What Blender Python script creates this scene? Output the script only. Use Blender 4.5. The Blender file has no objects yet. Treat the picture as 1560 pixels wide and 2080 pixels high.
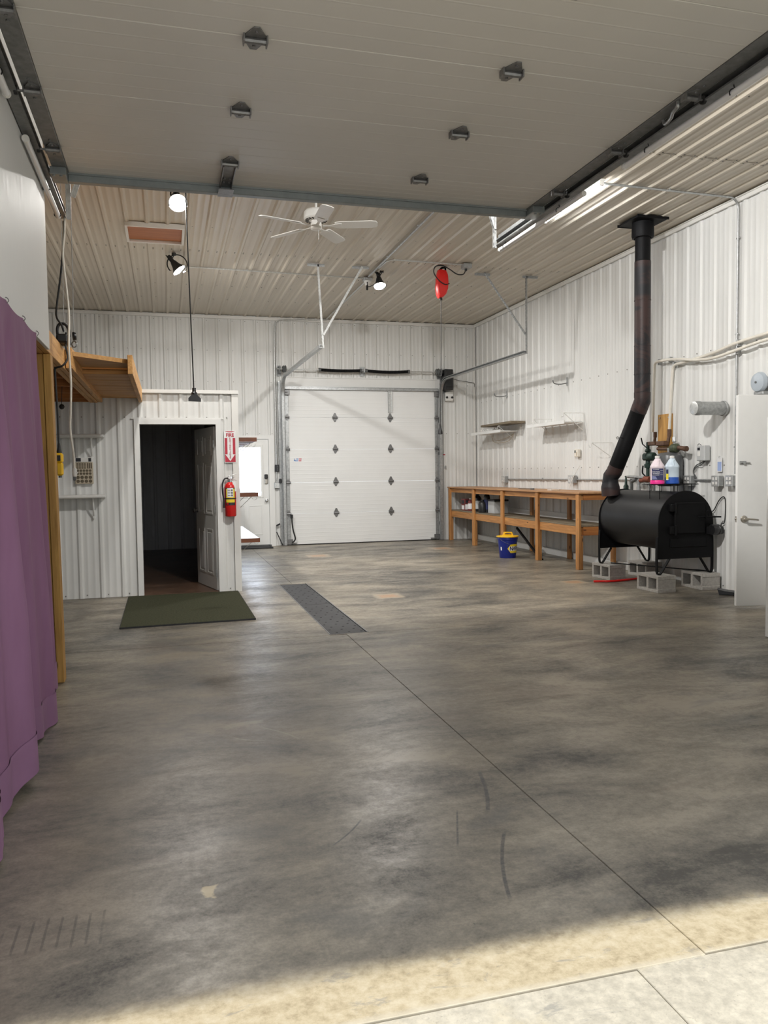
import bpy, bmesh, math, random
from mathutils import Matrix, Vector, Euler
random.seed(7)
SC = bpy.context.scene
COL = SC.collection
PI = math.pi

# ------------------------------------------------------------------ camera
cam_data = bpy.data.cameras.new('camera')
cam = bpy.data.objects.new('camera', cam_data)
COL.objects.link(cam)
cam_data.sensor_fit = 'HORIZONTAL'
cam_data.sensor_width = 36.0
cam_data.lens = 1612.0 / 1560.0 * 36.0
cam_data.clip_start = 0.02
cam_data.clip_end = 200
RIGHT = Vector((0.96445, -0.26392, -0.01319))
UP = Vector((0.02618, 0.04576, 0.99861))
FWD = Vector((0.26295, 0.96346, -0.05104))
cam.matrix_world = Matrix(((RIGHT.x, UP.x, -FWD.x, 0.0), (RIGHT.y, UP.y, -FWD.y, 0.0),
                           (RIGHT.z, UP.z, -FWD.z, 1.40), (0, 0, 0, 1)))
SC.camera = cam

# ------------------------------------------------------------------ world, sun, exposure
world = bpy.data.worlds.new('sky')
SC.world = world
world.use_nodes = True
wn = world.node_tree
wn.nodes['Background'].inputs[0].default_value = (0.90, 0.95, 1.0, 1)
wn.nodes['Background'].inputs[1].default_value = 1.75
sun_data = bpy.data.lights.new('sun', 'SUN')
sun_data.energy = 1.5
sun_data.angle = math.radians(2.5)
sun_data.color = (1.0, 0.93, 0.78)
sun = bpy.data.objects.new('sun', sun_data)
COL.objects.link(sun)
sun.rotation_euler = Vector((-0.2, 0.055, -0.98)).to_track_quat('-Z', 'Y').to_euler()

SC.view_settings.view_transform = 'Standard'
SC.view_settings.look = 'None'
SC.view_settings.gamma = 1.0
SC.view_settings.use_curve_mapping = False
SC.view_settings.exposure = 0.0
SC.cycles.use_denoising = True
SC.cycles.max_bounces = 8
SC.cycles.diffuse_bounces = 5
SC.cycles.glossy_bounces = 4
SC.cycles.sample_clamp_indirect = 6.0
SC.cycles.caustics_reflective = False
SC.cycles.caustics_refractive = False

# lamps the room has (power in watts); each is built in its lamp's own builder below
LAMP_POWER = 102.0
TUBE_STRENGTH = 80.0

# ------------------------------------------------------------------ mesh helpers
class MB:
    """collects vertices and faces of ONE mesh, in world coordinates"""
    def __init__(self):
        self.v = []; self.f = []
    def add(self, vs, fs):
        n = len(self.v)
        self.v += [Vector(p) for p in vs]
        self.f += [tuple(i + n for i in f) for f in fs]
        return self
    def box(self, x0, x1, y0, y1, z0, z1, bev=0.0):
        return self.obox(((x0+x1)/2, (y0+y1)/2, (z0+z1)/2), (abs(x1-x0), abs(y1-y0), abs(z1-z0)), None, bev)
    def obox(self, c, s, R=None, bev=0.0):
        bm = bmesh.new()
        bmesh.ops.create_cube(bm, size=1.0)
        for v in bm.verts:
            v.co = Vector((v.co.x*s[0], v.co.y*s[1], v.co.z*s[2]))
        if bev > 0:
            bmesh.ops.bevel(bm, geom=bm.edges[:], offset=min(bev, 0.45*min(s)), segments=1, affect='EDGES')
        bm.verts.index_update()
        R = R or Matrix.Identity(3)
        c = Vector(c)
        self.add([R @ v.co + c for v in bm.verts], [[v.index for v in f.verts] for f in bm.faces])
        bm.free()
        return self
    def beam(self, p0, p1, w, h, up=(0, 0, 1), bev=0.0):
        """a straight bar of section w (sideways) x h (along up)"""
        p0, p1 = Vector(p0), Vector(p1)
        d = p1 - p0; L = d.length; d.normalize()
        u = Vector(up)
        if abs(d.dot(u)) > 0.98: u = Vector((1, 0, 0)) if abs(d.x) < 0.9 else Vector((0, 1, 0))
        s = d.cross(u).normalized(); u = s.cross(d).normalized()
        R = Matrix((d, s, u)).transposed()
        return self.obox((p0+p1)/2, (L, w, h), R, bev)
    def sweep(self, pts, section, up=(0, 0, 1), closed_section=True, caps=True):
        """sweep a 2-D section (side, up) along a polyline; the frame is carried along"""
        pts = [Vector(p) for p in pts]
        n = len(pts); m = len(section); vs = []
        u = Vector(up)
        for i, p in enumerate(pts):
            a = pts[max(i-1, 0)]; b = pts[min(i+1, n-1)]
            d = (b - a).normalized()
            s = d.cross(u)
            if s.length < 1e-4: s = d.cross(Vector((0.3, 1, 0.2)))
            s.normalize(); u = s.cross(d).normalized()
            k = 1.0
            if 0 < i < n-1:
                c = (pts[i]-a).normalized().dot((b-pts[i]).normalized())
                k = 1.0/max(0.5, math.sqrt(max(0.0, (1+c)/2)))
            for q in section:
                vs.append(p + s*(q[0]*k if k != 1.0 and False else q[0]) + u*q[1])
        fs = []
        mm = m if closed_section else m-1
        for i in range(n-1):
            for j in range(mm):
                a = i*m+j; b = i*m+(j+1) % m
                fs.append((a, b, b+m, a+m))
        if caps and closed_section:
            fs.append(tuple(range(m-1, -1, -1))); fs.append(tuple((n-1)*m+j for j in range(m)))
        return self.add(vs, fs)
    def tube(self, pts, r, n=10, caps=True):
        pts = [Vector(p) for p in pts]
        rs = r if isinstance(r, (list, tuple)) else [r]*len(pts)
        vs = []; u = None
        for i, p in enumerate(pts):
            a = pts[max(i-1, 0)]; b = pts[min(i+1, len(pts)-1)]
            d = b - a
            d = d.normalized() if d.length > 1e-9 else Vector((0, 0, 1))
            if u is None:
                u = d.orthogonal().normalized()
            s = d.cross(u)
            if s.length < 1e-5: u = d.orthogonal().normalized(); s = d.cross(u)
            s.normalize(); u = s.cross(d).normalized()
            for k in range(n):
                t = 2*PI*k/n
                vs.append(p + (u*math.cos(t) + s*math.sin(t))*rs[i])
        fs = []
        for i in range(len(pts)-1):
            for k in range(n):
                a = i*n+k; b = i*n+(k+1) % n
                fs.append((a, b, b+n, a+n))
        if caps:
            fs.append(tuple(range(n-1, -1, -1))); fs.append(tuple((len(pts)-1)*n+k for k in range(n)))
        return self.add(vs, fs)
    def cyl(self, p0, p1, r, n=16, r1=None):
        return self.tube([p0, p1], [r, r if r1 is None else r1], n)
    def lathe(self, prof, c=(0, 0, 0), axis=(0, 0, 1), n=24):
        """revolve (radius, height) points about an axis through c"""
        A = Vector(axis).normalized(); X = A.orthogonal().normalized(); Y = A.cross(X)
        c = Vector(c); m = len(prof); vs = []
        for k in range(n):
            t = 2*PI*k/n
            dv = X*math.cos(t) + Y*math.sin(t)
            for (r, h) in prof:
                vs.append(c + dv*max(r, 1e-5) + A*h)
        fs = []
        for k in range(n):
            for j in range(m-1):
                a = k*m+j; b = ((k+1) % n)*m+j
                fs.append((a, b, b+1, a+1))
        return self.add(vs, fs)
    def prism(self, poly, o, U, V, depth):
        """extrude a 2-D outline (u, v) by the vector depth"""
        o = Vector(o); U = Vector(U); V = Vector(V); D = Vector(depth)
        n = len(poly)
        vs = [o + U*p[0] + V*p[1] for p in poly] + [o + U*p[0] + V*p[1] + D for p in poly]
        fs = [tuple(range(n-1, -1, -1)), tuple(range(n, 2*n))]
        fs += [(i, (i+1) % n, (i+1) % n+n, i+n) for i in range(n)]
        return self.add(vs, fs)
    def mesh(self, name, mat, M=None, sharp=35):
        me = bpy.data.meshes.new(name)
        vs = [tuple(M @ v) for v in self.v] if M is not None else [tuple(v) for v in self.v]
        me.from_pydata(vs, [], self.f)
        me.update()
        bm = bmesh.new(); bm.from_mesh(me)
        bmesh.ops.recalc_face_normals(bm, faces=bm.faces[:])
        bm.to_mesh(me); bm.free()
        for p in me.polygons: p.use_smooth = True
        me.set_sharp_from_angle(angle=math.radians(sharp))
        for m in (mat if isinstance(mat, (list, tuple)) else [mat]):
            me.materials.append(m)
        return me

ROOTM = {}
def tag(o, label=None, cat=None, group=None, kind=None):
    if label: o['label'] = label
    if cat: o['category'] = cat
    if group: o['group'] = group
    if kind: o['kind'] = kind
    return o
def thing(name, label, cat, loc=(0, 0, 0), rot=(0, 0, 0), group=None, kind=None):
    o = bpy.data.objects.new(name, None)
    COL.objects.link(o)
    o.empty_display_size = 0.1
    o.location = loc; o.rotation_euler = rot
    M = Matrix.Translation(Vector(loc)) @ Euler(rot).to_matrix().to_4x4()
    ROOTM[o.name] = M.inverted()
    return tag(o, label, cat, group, kind)
def part(name, mb, mat, parent, local=False, label=None, kind=None):
    """a mesh of its own under its thing (or under a part of it)"""
    r = parent
    while r.parent is not None: r = r.parent
    me = mb.mesh(name, mat, None if local else ROOTM.get(r.name))
    o = bpy.data.objects.new(name, me)
    COL.objects.link(o)
    o.parent = parent
    if label: o['label'] = label
    if kind: o['kind'] = kind
    return o
def single(name, mb, mat, label=None, cat=None, group=None, kind=None):
    o = bpy.data.objects.new(name, mb.mesh(name, mat))
    COL.objects.link(o)
    ROOTM[o.name] = Matrix.Identity(4)
    return tag(o, label, cat, group, kind)
def copy_tree(o, parent=None):
    c = o.copy(); COL.objects.link(c)
    if parent is not None: c.parent = parent
    for ch in [x for x in o.children]:
        copy_tree(ch, c)
    return c
def text_mesh(body, size, mat, name, extrude=0.0008, bold=0.0):
    """flat lettering as mesh vertices/faces in its own plane (centred)"""
    cu = bpy.data.curves.new('lettering', 'FONT')
    cu.body = body; cu.size = size; cu.extrude = extrude; cu.offset = bold*size; cu.align_x = 'CENTER'; cu.align_y = 'CENTER'
    ob = bpy.data.objects.new('lettering', cu)
    COL.objects.link(ob)
    dg = bpy.context.evaluated_depsgraph_get()
    me = bpy.data.meshes.new_from_object(ob.evaluated_get(dg))
    vs = [v.co.copy() for v in me.vertices]; fs = [tuple(p.vertices) for p in me.polygons]
    bpy.data.objects.remove(ob); bpy.data.curves.remove(cu); bpy.data.meshes.remove(me)
    return vs, fs
def lettering(mb, body, size, o, U, V, bold=0.012, sx=1.0):
    vs, fs = text_mesh(body, size, None, 'x', 0.0008, bold)
    U = Vector(U); V = Vector(V); W = U.cross(V); o = Vector(o)
    mb.add([o + U*v.x*sx + V*v.y + W*v.z for v in vs], fs)
    return mb
def arc(c, U, V, r, a0, a1, n=8):
    c = Vector(c); U = Vector(U); V = Vector(V)
    return [c + U*(r*math.cos(a0+(a1-a0)*i/n)) + V*(r*math.sin(a0+(a1-a0)*i/n)) for i in range(n+1)]
def smooth_pts(pts, n=6):
    """Catmull-Rom through the points"""
    P = [Vector(p) for p in pts]; out = []
    for i in range(len(P)-1):
        p0 = P[max(i-1, 0)]; p1 = P[i]; p2 = P[i+1]; p3 = P[min(i+2, len(P)-1)]
        for k in range(n):
            t = k/n
            out.append(0.5*((2*p1) + (p2-p0)*t + (2*p0-5*p1+4*p2-p3)*t*t + (3*p1-p0-3*p2+p3)*t**3))
    out.append(P[-1])
    return out

# ------------------------------------------------------------------ materials
def srgb(r, g, b):
    f = lambda c: (c/255/12.92) if c/255 <= 0.04045 else ((c/255+0.055)/1.055)**2.4
    return (f(r), f(g), f(b), 1.0)
class NT:
    def __init__(self, m):
        m.use_nodes = True
        self.t = m.node_tree; self.n = self.t.nodes; self.l = self.t.links
        self.b = self.n['Principled BSDF']
    def set(self, sock, v):
        if hasattr(v, 'is_linked') or isinstance(v, bpy.types.NodeSocket): self.l.new(v, sock)
        else: sock.default_value = v
    def math(self, op, a, b=0.0, c=0.0, clamp=False):
        k = self.n.new('ShaderNodeMath'); k.operation = op; k.use_clamp = clamp
        for s, v in zip(k.inputs, (a, b, c)): self.set(s, v)
        return k.outputs[0]
    def sep(self, v):
        k = self.n.new('ShaderNodeSeparateXYZ'); self.l.new(v, k.inputs[0]); return k.outputs
    def pos(self):
        return self.n.new('ShaderNodeNewGeometry').outputs['Position']
    def obj(self):
        return self.n.new('ShaderNodeTexCoord').outputs['Object']
    def mapping(self, v, scale=(1, 1, 1), loc=(0, 0, 0)):
        k = self.n.new('ShaderNodeMapping'); self.l.new(v, k.inputs[0])
        k.inputs['Scale'].default_value = scale; k.inputs['Location'].default_value = loc
        return k.outputs[0]
    def noise(self, v, scale, detail=4, rough=0.6, dist=0.0):
        k = self.n.new('ShaderNodeTexNoise'); self.l.new(v, k.inputs['Vector'])
        k.inputs['Scale'].default_value = scale; k.inputs['Detail'].default_value = detail
        k.inputs['Roughness'].default_value = rough; k.inputs['Distortion'].default_value = dist
        return k.outputs['Fac']
    def ramp(self, f, stops):
        k = self.n.new('ShaderNodeValToRGB'); self.l.new(f, k.inputs[0])
        e = k.color_ramp.elements
        while len(e) < len(stops): e.new(0.5)
        for el, (p, c) in zip(e, stops):
            el.position = p; el.color = c if len(c) == 4 else (*c, 1)
        return k.outputs[0]
    def rng(self, f, a, b, c=0.0, d=1.0, smooth=False):
        k = self.n.new('ShaderNodeMapRange'); self.set(k.inputs[0], f)
        if smooth: k.interpolation_type = 'SMOOTHSTEP'
        for i, v in zip((1, 2, 3, 4), (a, b, c, d)): k.inputs[i].default_value = v
        return k.outputs[0]
    def mix(self, f, a, b):
        k = self.n.new('ShaderNodeMix'); k.data_type = 'RGBA'
        self.set(k.inputs[0], f); self.set(k.inputs[6], a); self.set(k.inputs[7], b)
        return k.outputs[2]
    def bump(self, h, strength=0.2, dist=0.01):
        k = self.n.new('ShaderNodeBump'); self.l.new(h, k.inputs['Height'])
        k.inputs['Strength'].default_value = strength; k.inputs['Distance'].default_value = dist
        self.l.new(k.outputs[0], self.b.inputs['Normal'])
def mat(name, col, rough=0.5, metal=0.0, var=0.06, vscale=6.0, bump=0.0, bscale=80.0, spec=0.5, coat=0.0):
    """plain paint, plastic or metal with a slight uneven tone"""
    m = bpy.data.materials.new(name); t = NT(m)
    c = col if len(col) == 4 else (*col, 1)
    p = t.pos()
    n = t.noise(p, vscale, 4, 0.6)
    lo = tuple(max(0, x*(1-var)) for x in c[:3]) + (1,); hi = tuple(min(1, x*(1+var)) for x in c[:3]) + (1,)
    t.l.new(t.ramp(n, [(0.3, lo), (0.7, hi)]), t.b.inputs['Base Color'])
    t.b.inputs['Roughness'].default_value = rough; t.b.inputs['Metallic'].default_value = metal
    t.b.inputs['Specular IOR Level'].default_value = spec
    t.b.inputs['Coat Weight'].default_value = coat
    if bump: t.bump(t.noise(p, bscale, 3, 0.6), bump, 0.004)
    return m
def emis(name, col, strength):
    m = bpy.data.materials.new(name); t = NT(m)
    t.b.inputs['Base Color'].default_value = (0.9, 0.9, 0.9, 1)
    t.b.inputs['Emission Color'].default_value = (*col, 1)
    t.b.inputs['Emission Strength'].default_value = strength
    return m
def wood(name, c1, c2, axis, rough=0.6, knots=True, scale=1.0):
    """softwood with grain along the world axis given"""
    m = bpy.data.materials.new(name); t = NT(m)
    p = t.pos()
    sc = [16*scale, 16*scale, 16*scale]; sc[axis] = 0.9*scale
    g = t.noise(t.mapping(p, sc), 2.2, 5, 0.65, 0.6)
    sc2 = [60.0, 60.0, 60.0]; sc2[axis] = 2.0
    g2 = t.noise(t.mapping(p, sc2), 2.0, 3, 0.6)
    f = t.math('ADD', t.math('MULTIPLY', g, 0.75), t.math('MULTIPLY', g2, 0.25))
    col = t.ramp(f, [(0.30, c1), (0.52, tuple((a+b)/2 for a, b in zip(c1, c2))), (0.68, c2)])
    if knots:
        sk = [7.0, 7.0, 7.0]; sk[axis] = 2.6
        v = t.n.new('ShaderNodeTexVoronoi'); t.l.new(t.mapping(p, sk), v.inputs['Vector']); v.inputs['Scale'].default_value = 1.3
        k = t.rng(v.outputs['Distance'], 0.05, 0.13, 1, 0, True)
        col = t.mix(t.math('MULTIPLY', k, 0.9), col, tuple(x*0.22 for x in c1[:3]) + (1,))
    t.l.new(col, t.b.inputs['Base Color'])
    t.b.inputs['Roughness'].default_value = rough
    t.bump(f, 0.15, 0.004)
    return m
M = {}
M['steel_wall'] = mat('white ribbed steel', (0.70, 0.70, 0.68), 0.42, 0, 0.02, 1.2, spec=0.4)
M['steel_ceiling'] = mat('off white ribbed steel', (0.55, 0.50, 0.42), 0.42, 0, 0.03, 1.0, spec=0.4)
M['steel_trim'] = mat('white steel trim', (0.72, 0.71, 0.68), 0.4, 0, 0.02)
M['screw'] = mat('screw head', (0.28, 0.27, 0.25), 0.4, 0.4)
M['sheathing'] = mat('wall sheathing', (0.35, 0.33, 0.30), 0.8)
M['white_panel'] = None
M['white_paint'] = mat('white paint', (0.74, 0.74, 0.72), 0.4, 0, 0.02)
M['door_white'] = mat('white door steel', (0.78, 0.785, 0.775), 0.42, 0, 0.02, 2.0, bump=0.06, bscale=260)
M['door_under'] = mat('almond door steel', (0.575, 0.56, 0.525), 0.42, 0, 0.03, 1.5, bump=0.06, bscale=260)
M['galv'] = mat('galvanised steel', (0.42, 0.43, 0.43), 0.42, 0.75, 0.22, 30, spec=0.5)
M['galv_light'] = mat('bright galvanised steel', (0.60, 0.61, 0.60), 0.38, 0.7, 0.18, 40)
M['galv_dark'] = mat('dull galvanised steel', (0.20, 0.205, 0.205), 0.5, 0.6, 0.2, 25)
M['strut'] = mat('blue grey steel strut', (0.26, 0.285, 0.285), 0.45, 0.5, 0.1, 15)
M['hinge'] = mat('grey hinge steel', (0.22, 0.22, 0.22), 0.42, 0.6, 0.2, 40)
M['black_metal'] = mat('matt black stove paint', (0.0065, 0.0065, 0.007), 0.5, 0.0, 0.2, 5, spec=0.10)
M['black_plastic'] = mat('black plastic', (0.012, 0.012, 0.013), 0.4)
M['black_rubber'] = mat('black rubber', (0.016, 0.016, 0.016), 0.65)
M['white_plastic'] = mat('white plastic', (0.75, 0.74, 0.71), 0.35)
M['pvc'] = mat('cream plastic pipe', (0.74, 0.70, 0.62), 0.4)
M['grey_box'] = mat('grey electrical box', (0.36, 0.37, 0.37), 0.45, 0.4, 0.12, 30)
M['grey_light'] = mat('light grey enamel', (0.52, 0.53, 0.53), 0.4)
M['dark_grey'] = mat('dark grey enamel', (0.10, 0.105, 0.105), 0.45)
M['grey_blue'] = mat('blue grey enamel', (0.42, 0.47, 0.52), 0.35)
M['red'] = mat('red enamel', (0.60, 0.012, 0.012), 0.3, coat=0.3)
M['red_plastic'] = mat('red plastic', (0.72, 0.018, 0.014), 0.38)
M['yellow'] = mat('yellow plastic', (0.78, 0.46, 0.015), 0.4)
M['yellow_label'] = mat('yellow label', (0.80, 0.60, 0.03), 0.5)
M['blue'] = mat('blue bucket plastic', (0.006, 0.018, 0.20), 0.35)
M['white_print'] = mat('white print', (0.80, 0.80, 0.80), 0.5)
M['black_print'] = mat('black print', (0.02, 0.02, 0.025), 0.5)
M['red_print'] = mat('dark red print', (0.46, 0.02, 0.045), 0.5)
M['navy_print'] = mat('navy print', (0.015, 0.02, 0.09), 0.5)
M['blue_print'] = mat('blue print', (0.10, 0.25, 0.55), 0.5)
M['brass'] = mat('brushed nickel', (0.48, 0.45, 0.40), 0.3, 0.9)
M['chrome'] = mat('chrome', (0.62, 0.62, 0.62), 0.18, 1.0)
M['copper'] = mat('weathered brown pipe fitting', (0.12, 0.065, 0.04), 0.55, 0.3, 0.3, 40)
M['green_cast'] = mat('dark green cast iron', (0.022, 0.045, 0.035), 0.5, 0.2, 0.2, 30)
M['olive_cast'] = mat('olive green cast iron', (0.06, 0.075, 0.04), 0.5, 0.2, 0.25, 30)
M['pink'] = mat('pink fluid', (0.85, 0.04, 0.30), 0.3)
M['pink_jug'] = mat('pinkish translucent jug', (0.76, 0.66, 0.70), 0.35)
M['blue_jug'] = mat('bluish translucent jug', (0.58, 0.68, 0.76), 0.35)
M['blue_fluid'] = mat('blue fluid', (0.02, 0.09, 0.42), 0.3)
M['beige_plastic'] = mat('beige plastic', (0.52, 0.45, 0.34), 0.5)
M['wood_x'] = wood('softwood grain x', srgb(160, 108, 52), srgb(222, 172, 104), 0)
M['wood_y'] = wood('softwood grain y', srgb(168, 116, 60), srgb(232, 184, 118), 1)
M['wood_z'] = wood('softwood grain z', srgb(150, 106, 48), srgb(206, 160, 86), 2)
M['old_y'] = wood('aged softwood grain y', srgb(140, 90, 48), srgb(208, 152, 90), 1)
M['old_z'] = wood('aged softwood grain z', srgb(140, 90, 48), srgb(208, 152, 90), 2)
M['old_x'] = wood('aged softwood grain x', srgb(134, 78, 36), srgb(192, 128, 68), 0)
M['ply_y'] = wood('plywood top', srgb(150, 105, 66), srgb(196, 152, 108), 1, 0.5, False)
M['ply_x'] = wood('pale plywood', srgb(160, 114, 62), srgb(205, 160, 100), 0, 0.6, False)
M['grey_board'] = wood('weathered board', srgb(96, 84, 68), srgb(140, 128, 106), 1, 0.7, False)
M['brown_board'] = wood('brown stained board', srgb(95, 52, 30), srgb(130, 78, 48), 0, 0.5, False)
M['hatch'] = wood('hardboard', srgb(150, 88, 44), srgb(176, 108, 60), 0, 0.5, False, 0.5)

def floor_material(name, interior=True, base=None):
    m = bpy.data.materials.new(name); t = NT(m)
    p = t.pos()
    n1 = t.noise(t.mapping(p, (0.55, 0.75, 1)), 1.0, 6, 0.62, 0.4)
    n2 = t.noise(t.mapping(p, (1.0, 2.0, 1), (3, 1, 0)), 1.5, 9, 0.70, 0.35)
    n3 = t.noise(t.mapping(p, (1, 1, 1), (7, 2, 0)), 26, 4, 0.7)
    f = t.math('ADD', t.math('MULTIPLY', n1, 0.38), t.math('MULTIPLY', n2, 0.39))
    n4 = t.noise(p, 95, 3, 0.7)
    f = t.math('ADD', f, t.math('ADD', t.math('MULTIPLY', n3, 0.12), t.math('MULTIPLY', n4, 0.11)))
    if interior:
        col = t.ramp(f, [(0.415, (0.068, 0.062, 0.053)), (0.462, (0.142, 0.126, 0.101)),
                         (0.510, (0.208, 0.182, 0.142)), (0.565, (0.300, 0.260, 0.200))])
        nb = t.noise(t.mapping(p, (0.8, 1.2, 1), (11, 5, 0)), 1.3, 5, 0.6, 1.0)
        col = t.mix(t.rng(nb, 0.56, 0.70, 0, 0.42, True), col, (0.080, 0.084, 0.084, 1))
        nr = t.noise(t.mapping(p, (1.0, 1.6, 1), (21, 9, 0)), 0.9, 4, 0.6, 0.8)
        col = t.mix(t.rng(nr, 0.58, 0.72, 0, 0.35, True), col, (0.118, 0.086, 0.066, 1))
        xs = t.sep(p)
        jit = t.math('MULTIPLY', t.math('SUBTRACT', t.noise(p, 9, 4, 0.65), 0.5), 0.10)
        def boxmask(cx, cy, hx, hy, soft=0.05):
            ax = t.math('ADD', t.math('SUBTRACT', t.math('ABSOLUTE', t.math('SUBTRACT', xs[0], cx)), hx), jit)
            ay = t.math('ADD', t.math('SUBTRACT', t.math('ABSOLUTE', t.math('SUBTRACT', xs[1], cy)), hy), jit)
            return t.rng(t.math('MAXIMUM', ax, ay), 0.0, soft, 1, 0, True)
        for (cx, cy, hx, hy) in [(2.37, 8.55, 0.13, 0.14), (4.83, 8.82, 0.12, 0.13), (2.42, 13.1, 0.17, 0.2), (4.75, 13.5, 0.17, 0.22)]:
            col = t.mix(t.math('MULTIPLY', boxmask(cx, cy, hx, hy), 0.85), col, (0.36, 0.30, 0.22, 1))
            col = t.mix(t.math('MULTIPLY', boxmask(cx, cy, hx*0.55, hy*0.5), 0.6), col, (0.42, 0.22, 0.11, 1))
        # paint drips and scuffs
        def seg(x0, y0, x1, y1, w, bow=0.0):
            L = math.hypot(x1-x0, y1-y0); dx, dy = (x1-x0)/L, (y1-y0)/L
            px = t.math('SUBTRACT', xs[0], x0); py = t.math('SUBTRACT', xs[1], y0)
            s = t.math('ADD', t.math('MULTIPLY', px, dx), t.math('MULTIPLY', py, dy))
            d = t.math('SUBTRACT', t.math('MULTIPLY', px, -dy), t.math('MULTIPLY', py, -dx))
            u = t.math('MULTIPLY', s, 1/L)
            d = t.math('SUBTRACT', d, t.math('MULTIPLY', t.math('MULTIPLY', u, t.math('SUBTRACT', 1.0, u)), 4*bow))
            ad = t.math('ABSOLUTE', d)
            a = t.rng(ad, w*0.6, w*1.3, 1, 0, True)
            b = t.rng(t.math('ABSOLUTE', t.math('SUBTRACT', u, 0.5)), 0.40, 0.52, 1, 0, True)
            return t.math('MULTIPLY', a, b)
        worn = t.rng(t.noise(p, 60, 3, 0.6), 0.35, 0.6, 0.55, 1.0)
        for s in [(1.368, 3.40, 1.231, 2.96, 0.009, 0.014), (1.231, 2.79, 1.043, 2.32, 0.007, -0.018), (1.12, 3.02, 1.01, 2.72, 0.004, 0.0),
                  (0.72, 3.05, 0.56, 2.86, 0.004, 0.01)]:
            col = t.mix(t.math('MULTIPLY', t.math('MULTIPLY', seg(*s), worn), 0.85), col, (0.045, 0.045, 0.048, 1))
        for s in [(0.26, 4.37, 0.50, 4.44, 0.03, 0.03), (0.45, 4.35, 0.64, 4.08, 0.007, 0.02), (0.30, 4.22, 0.47, 4.12, 0.006, -0.02)]:
            col = t.mix(t.math('MULTIPLY', t.math('MULTIPLY', seg(*s), worn), 0.5), col, (0.40, 0.37, 0.28, 1))
        chip = t.math('MULTIPLY', boxmask(0.10, 2.655, 0.012, 0.03, 0.015), 0.9)
        col = t.mix(chip, col, (0.50, 0.41, 0.26, 1))
        # faint pallet imprint
        st = t.math('ABSOLUTE', t.math('SUBTRACT', t.math('FRACT', t.math('MULTIPLY', xs[0], 24.0)), 0.5))
        st = t.rng(st, 0.06, 0.12, 1, 0, True)
        st = t.math('MULTIPLY', st, boxmask(-0.37, 2.55, 0.13, 0.07, 0.03))
        col = t.mix(t.math('MULTIPLY', st, 0.45), col, (0.05, 0.048, 0.045, 1))
        spk = t.rng(t.noise(p, 45, 2, 0.5), 0.74, 0.80, 0, 0.6, True)
        col = t.mix(spk, col, (0.05, 0.047, 0.043, 1))
        # sealer worn off along the door line; beige also paints the shadow edge
        edge = t.math('ADD', xs[1], t.math('MULTIPLY', t.math('SUBTRACT', t.noise(p, 5, 5, 0.75), 0.5), 0.09))
        bare_sunlit = t.rng(edge, 2.055, 2.165, 1, 0, True)
        bcol = t.ramp(t.math('ADD', t.math('MULTIPLY', n3, 0.6), t.math('MULTIPLY', n2, 0.4)), [(0.36, (0.40, 0.325, 0.21)), (0.50, (0.58, 0.49, 0.335)), (0.64, (0.68, 0.60, 0.45))])
        bcol = t.mix(t.rng(t.noise(t.mapping(p, (1.5, 4, 1), (2, 3, 0)), 2.4, 6, 0.72, 0.5), 0.58, 0.66, 0, 0.6, True), bcol, (0.30, 0.28, 0.25, 1))
        # crumbled pale lip along the apron joint
        lip = t.rng(t.math('ADD', xs[1], t.math('MULTIPLY', t.noise(p, 30, 3, 0.6), 0.02)), 1.915, 1.935, 1, 0, True)
        bcol = t.mix(t.math('MULTIPLY', lip, 0.55), bcol, (0.66, 0.60, 0.49, 1))
        col = t.mix(bare_sunlit, col, bcol)
        t.l.new(col, t.b.inputs['Base Color'])
        r = t.rng(t.math('ADD', n2, t.math('MULTIPLY', n3, 0.4)), 0.50, 0.85, 0.48, 0.29)
        t.l.new(t.math('ADD', r, t.math('MULTIPLY', bare_sunlit, 0.5)), t.b.inputs['Roughness'])
        t.b.inputs['Specular IOR Level'].default_value = 0.32
        t.bump(t.math('ADD', n2, t.math('MULTIPLY', n3, 0.35)), 0.10, 0.006)
    else:
        a = tuple(x*0.74 for x in base)+(1,); b = tuple(min(1, x*1.12) for x in base)+(1,)
        f = t.math('ADD', t.math('MULTIPLY', f, 0.6), t.math('MULTIPLY', n3, 0.4))
        col = t.ramp(f, [(0.40, a), (0.58, b)])
        ye = t.noise(t.mapping(p, (1, 1, 1), (13, 3, 0)), 1.6, 5, 0.65)
        col = t.mix(t.rng(ye, 0.52, 0.68, 0, 0.6, True), col, (0.60, 0.51, 0.33, 1))
        g = t.noise(t.mapping(p, (1.5, 3, 1), (4, 8, 0)), 2.2, 6, 0.7, 0.6)
        col = t.mix(t.rng(g, 0.60, 0.68, 0, 0.55, True), col, (0.27, 0.265, 0.25, 1))
        col = t.mix(t.rng(t.noise(p, 110, 2, 0.6), 0.62, 0.75, 0, 0.35), col, (0.25, 0.22, 0.17, 1))
        t.l.new(col, t.b.inputs['Base Color'])
        t.b.inputs['Roughness'].default_value = 0.85
        t.bump(n3, 0.35, 0.006)
    return m
M['floor'] = floor_material('sealed concrete')
M['apron'] = floor_material('apron concrete', False, (0.62, 0.57, 0.47))
def frp():
    m = bpy.data.materials.new('glossy white panel'); t = NT(m); p = t.pos()
    t.b.inputs['Base Color'].default_value = (0.76, 0.76, 0.75, 1)
    n = t.noise(t.mapping(p, (1, 18, 2.2)), 3.0, 4, 0.6)
    t.l.new(t.rng(n, 0.3, 0.7, 0.46, 0.60), t.b.inputs['Roughness'])
    t.bump(n, 0.12, 0.004)
    return m
M['white_panel'] = frp()
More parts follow.
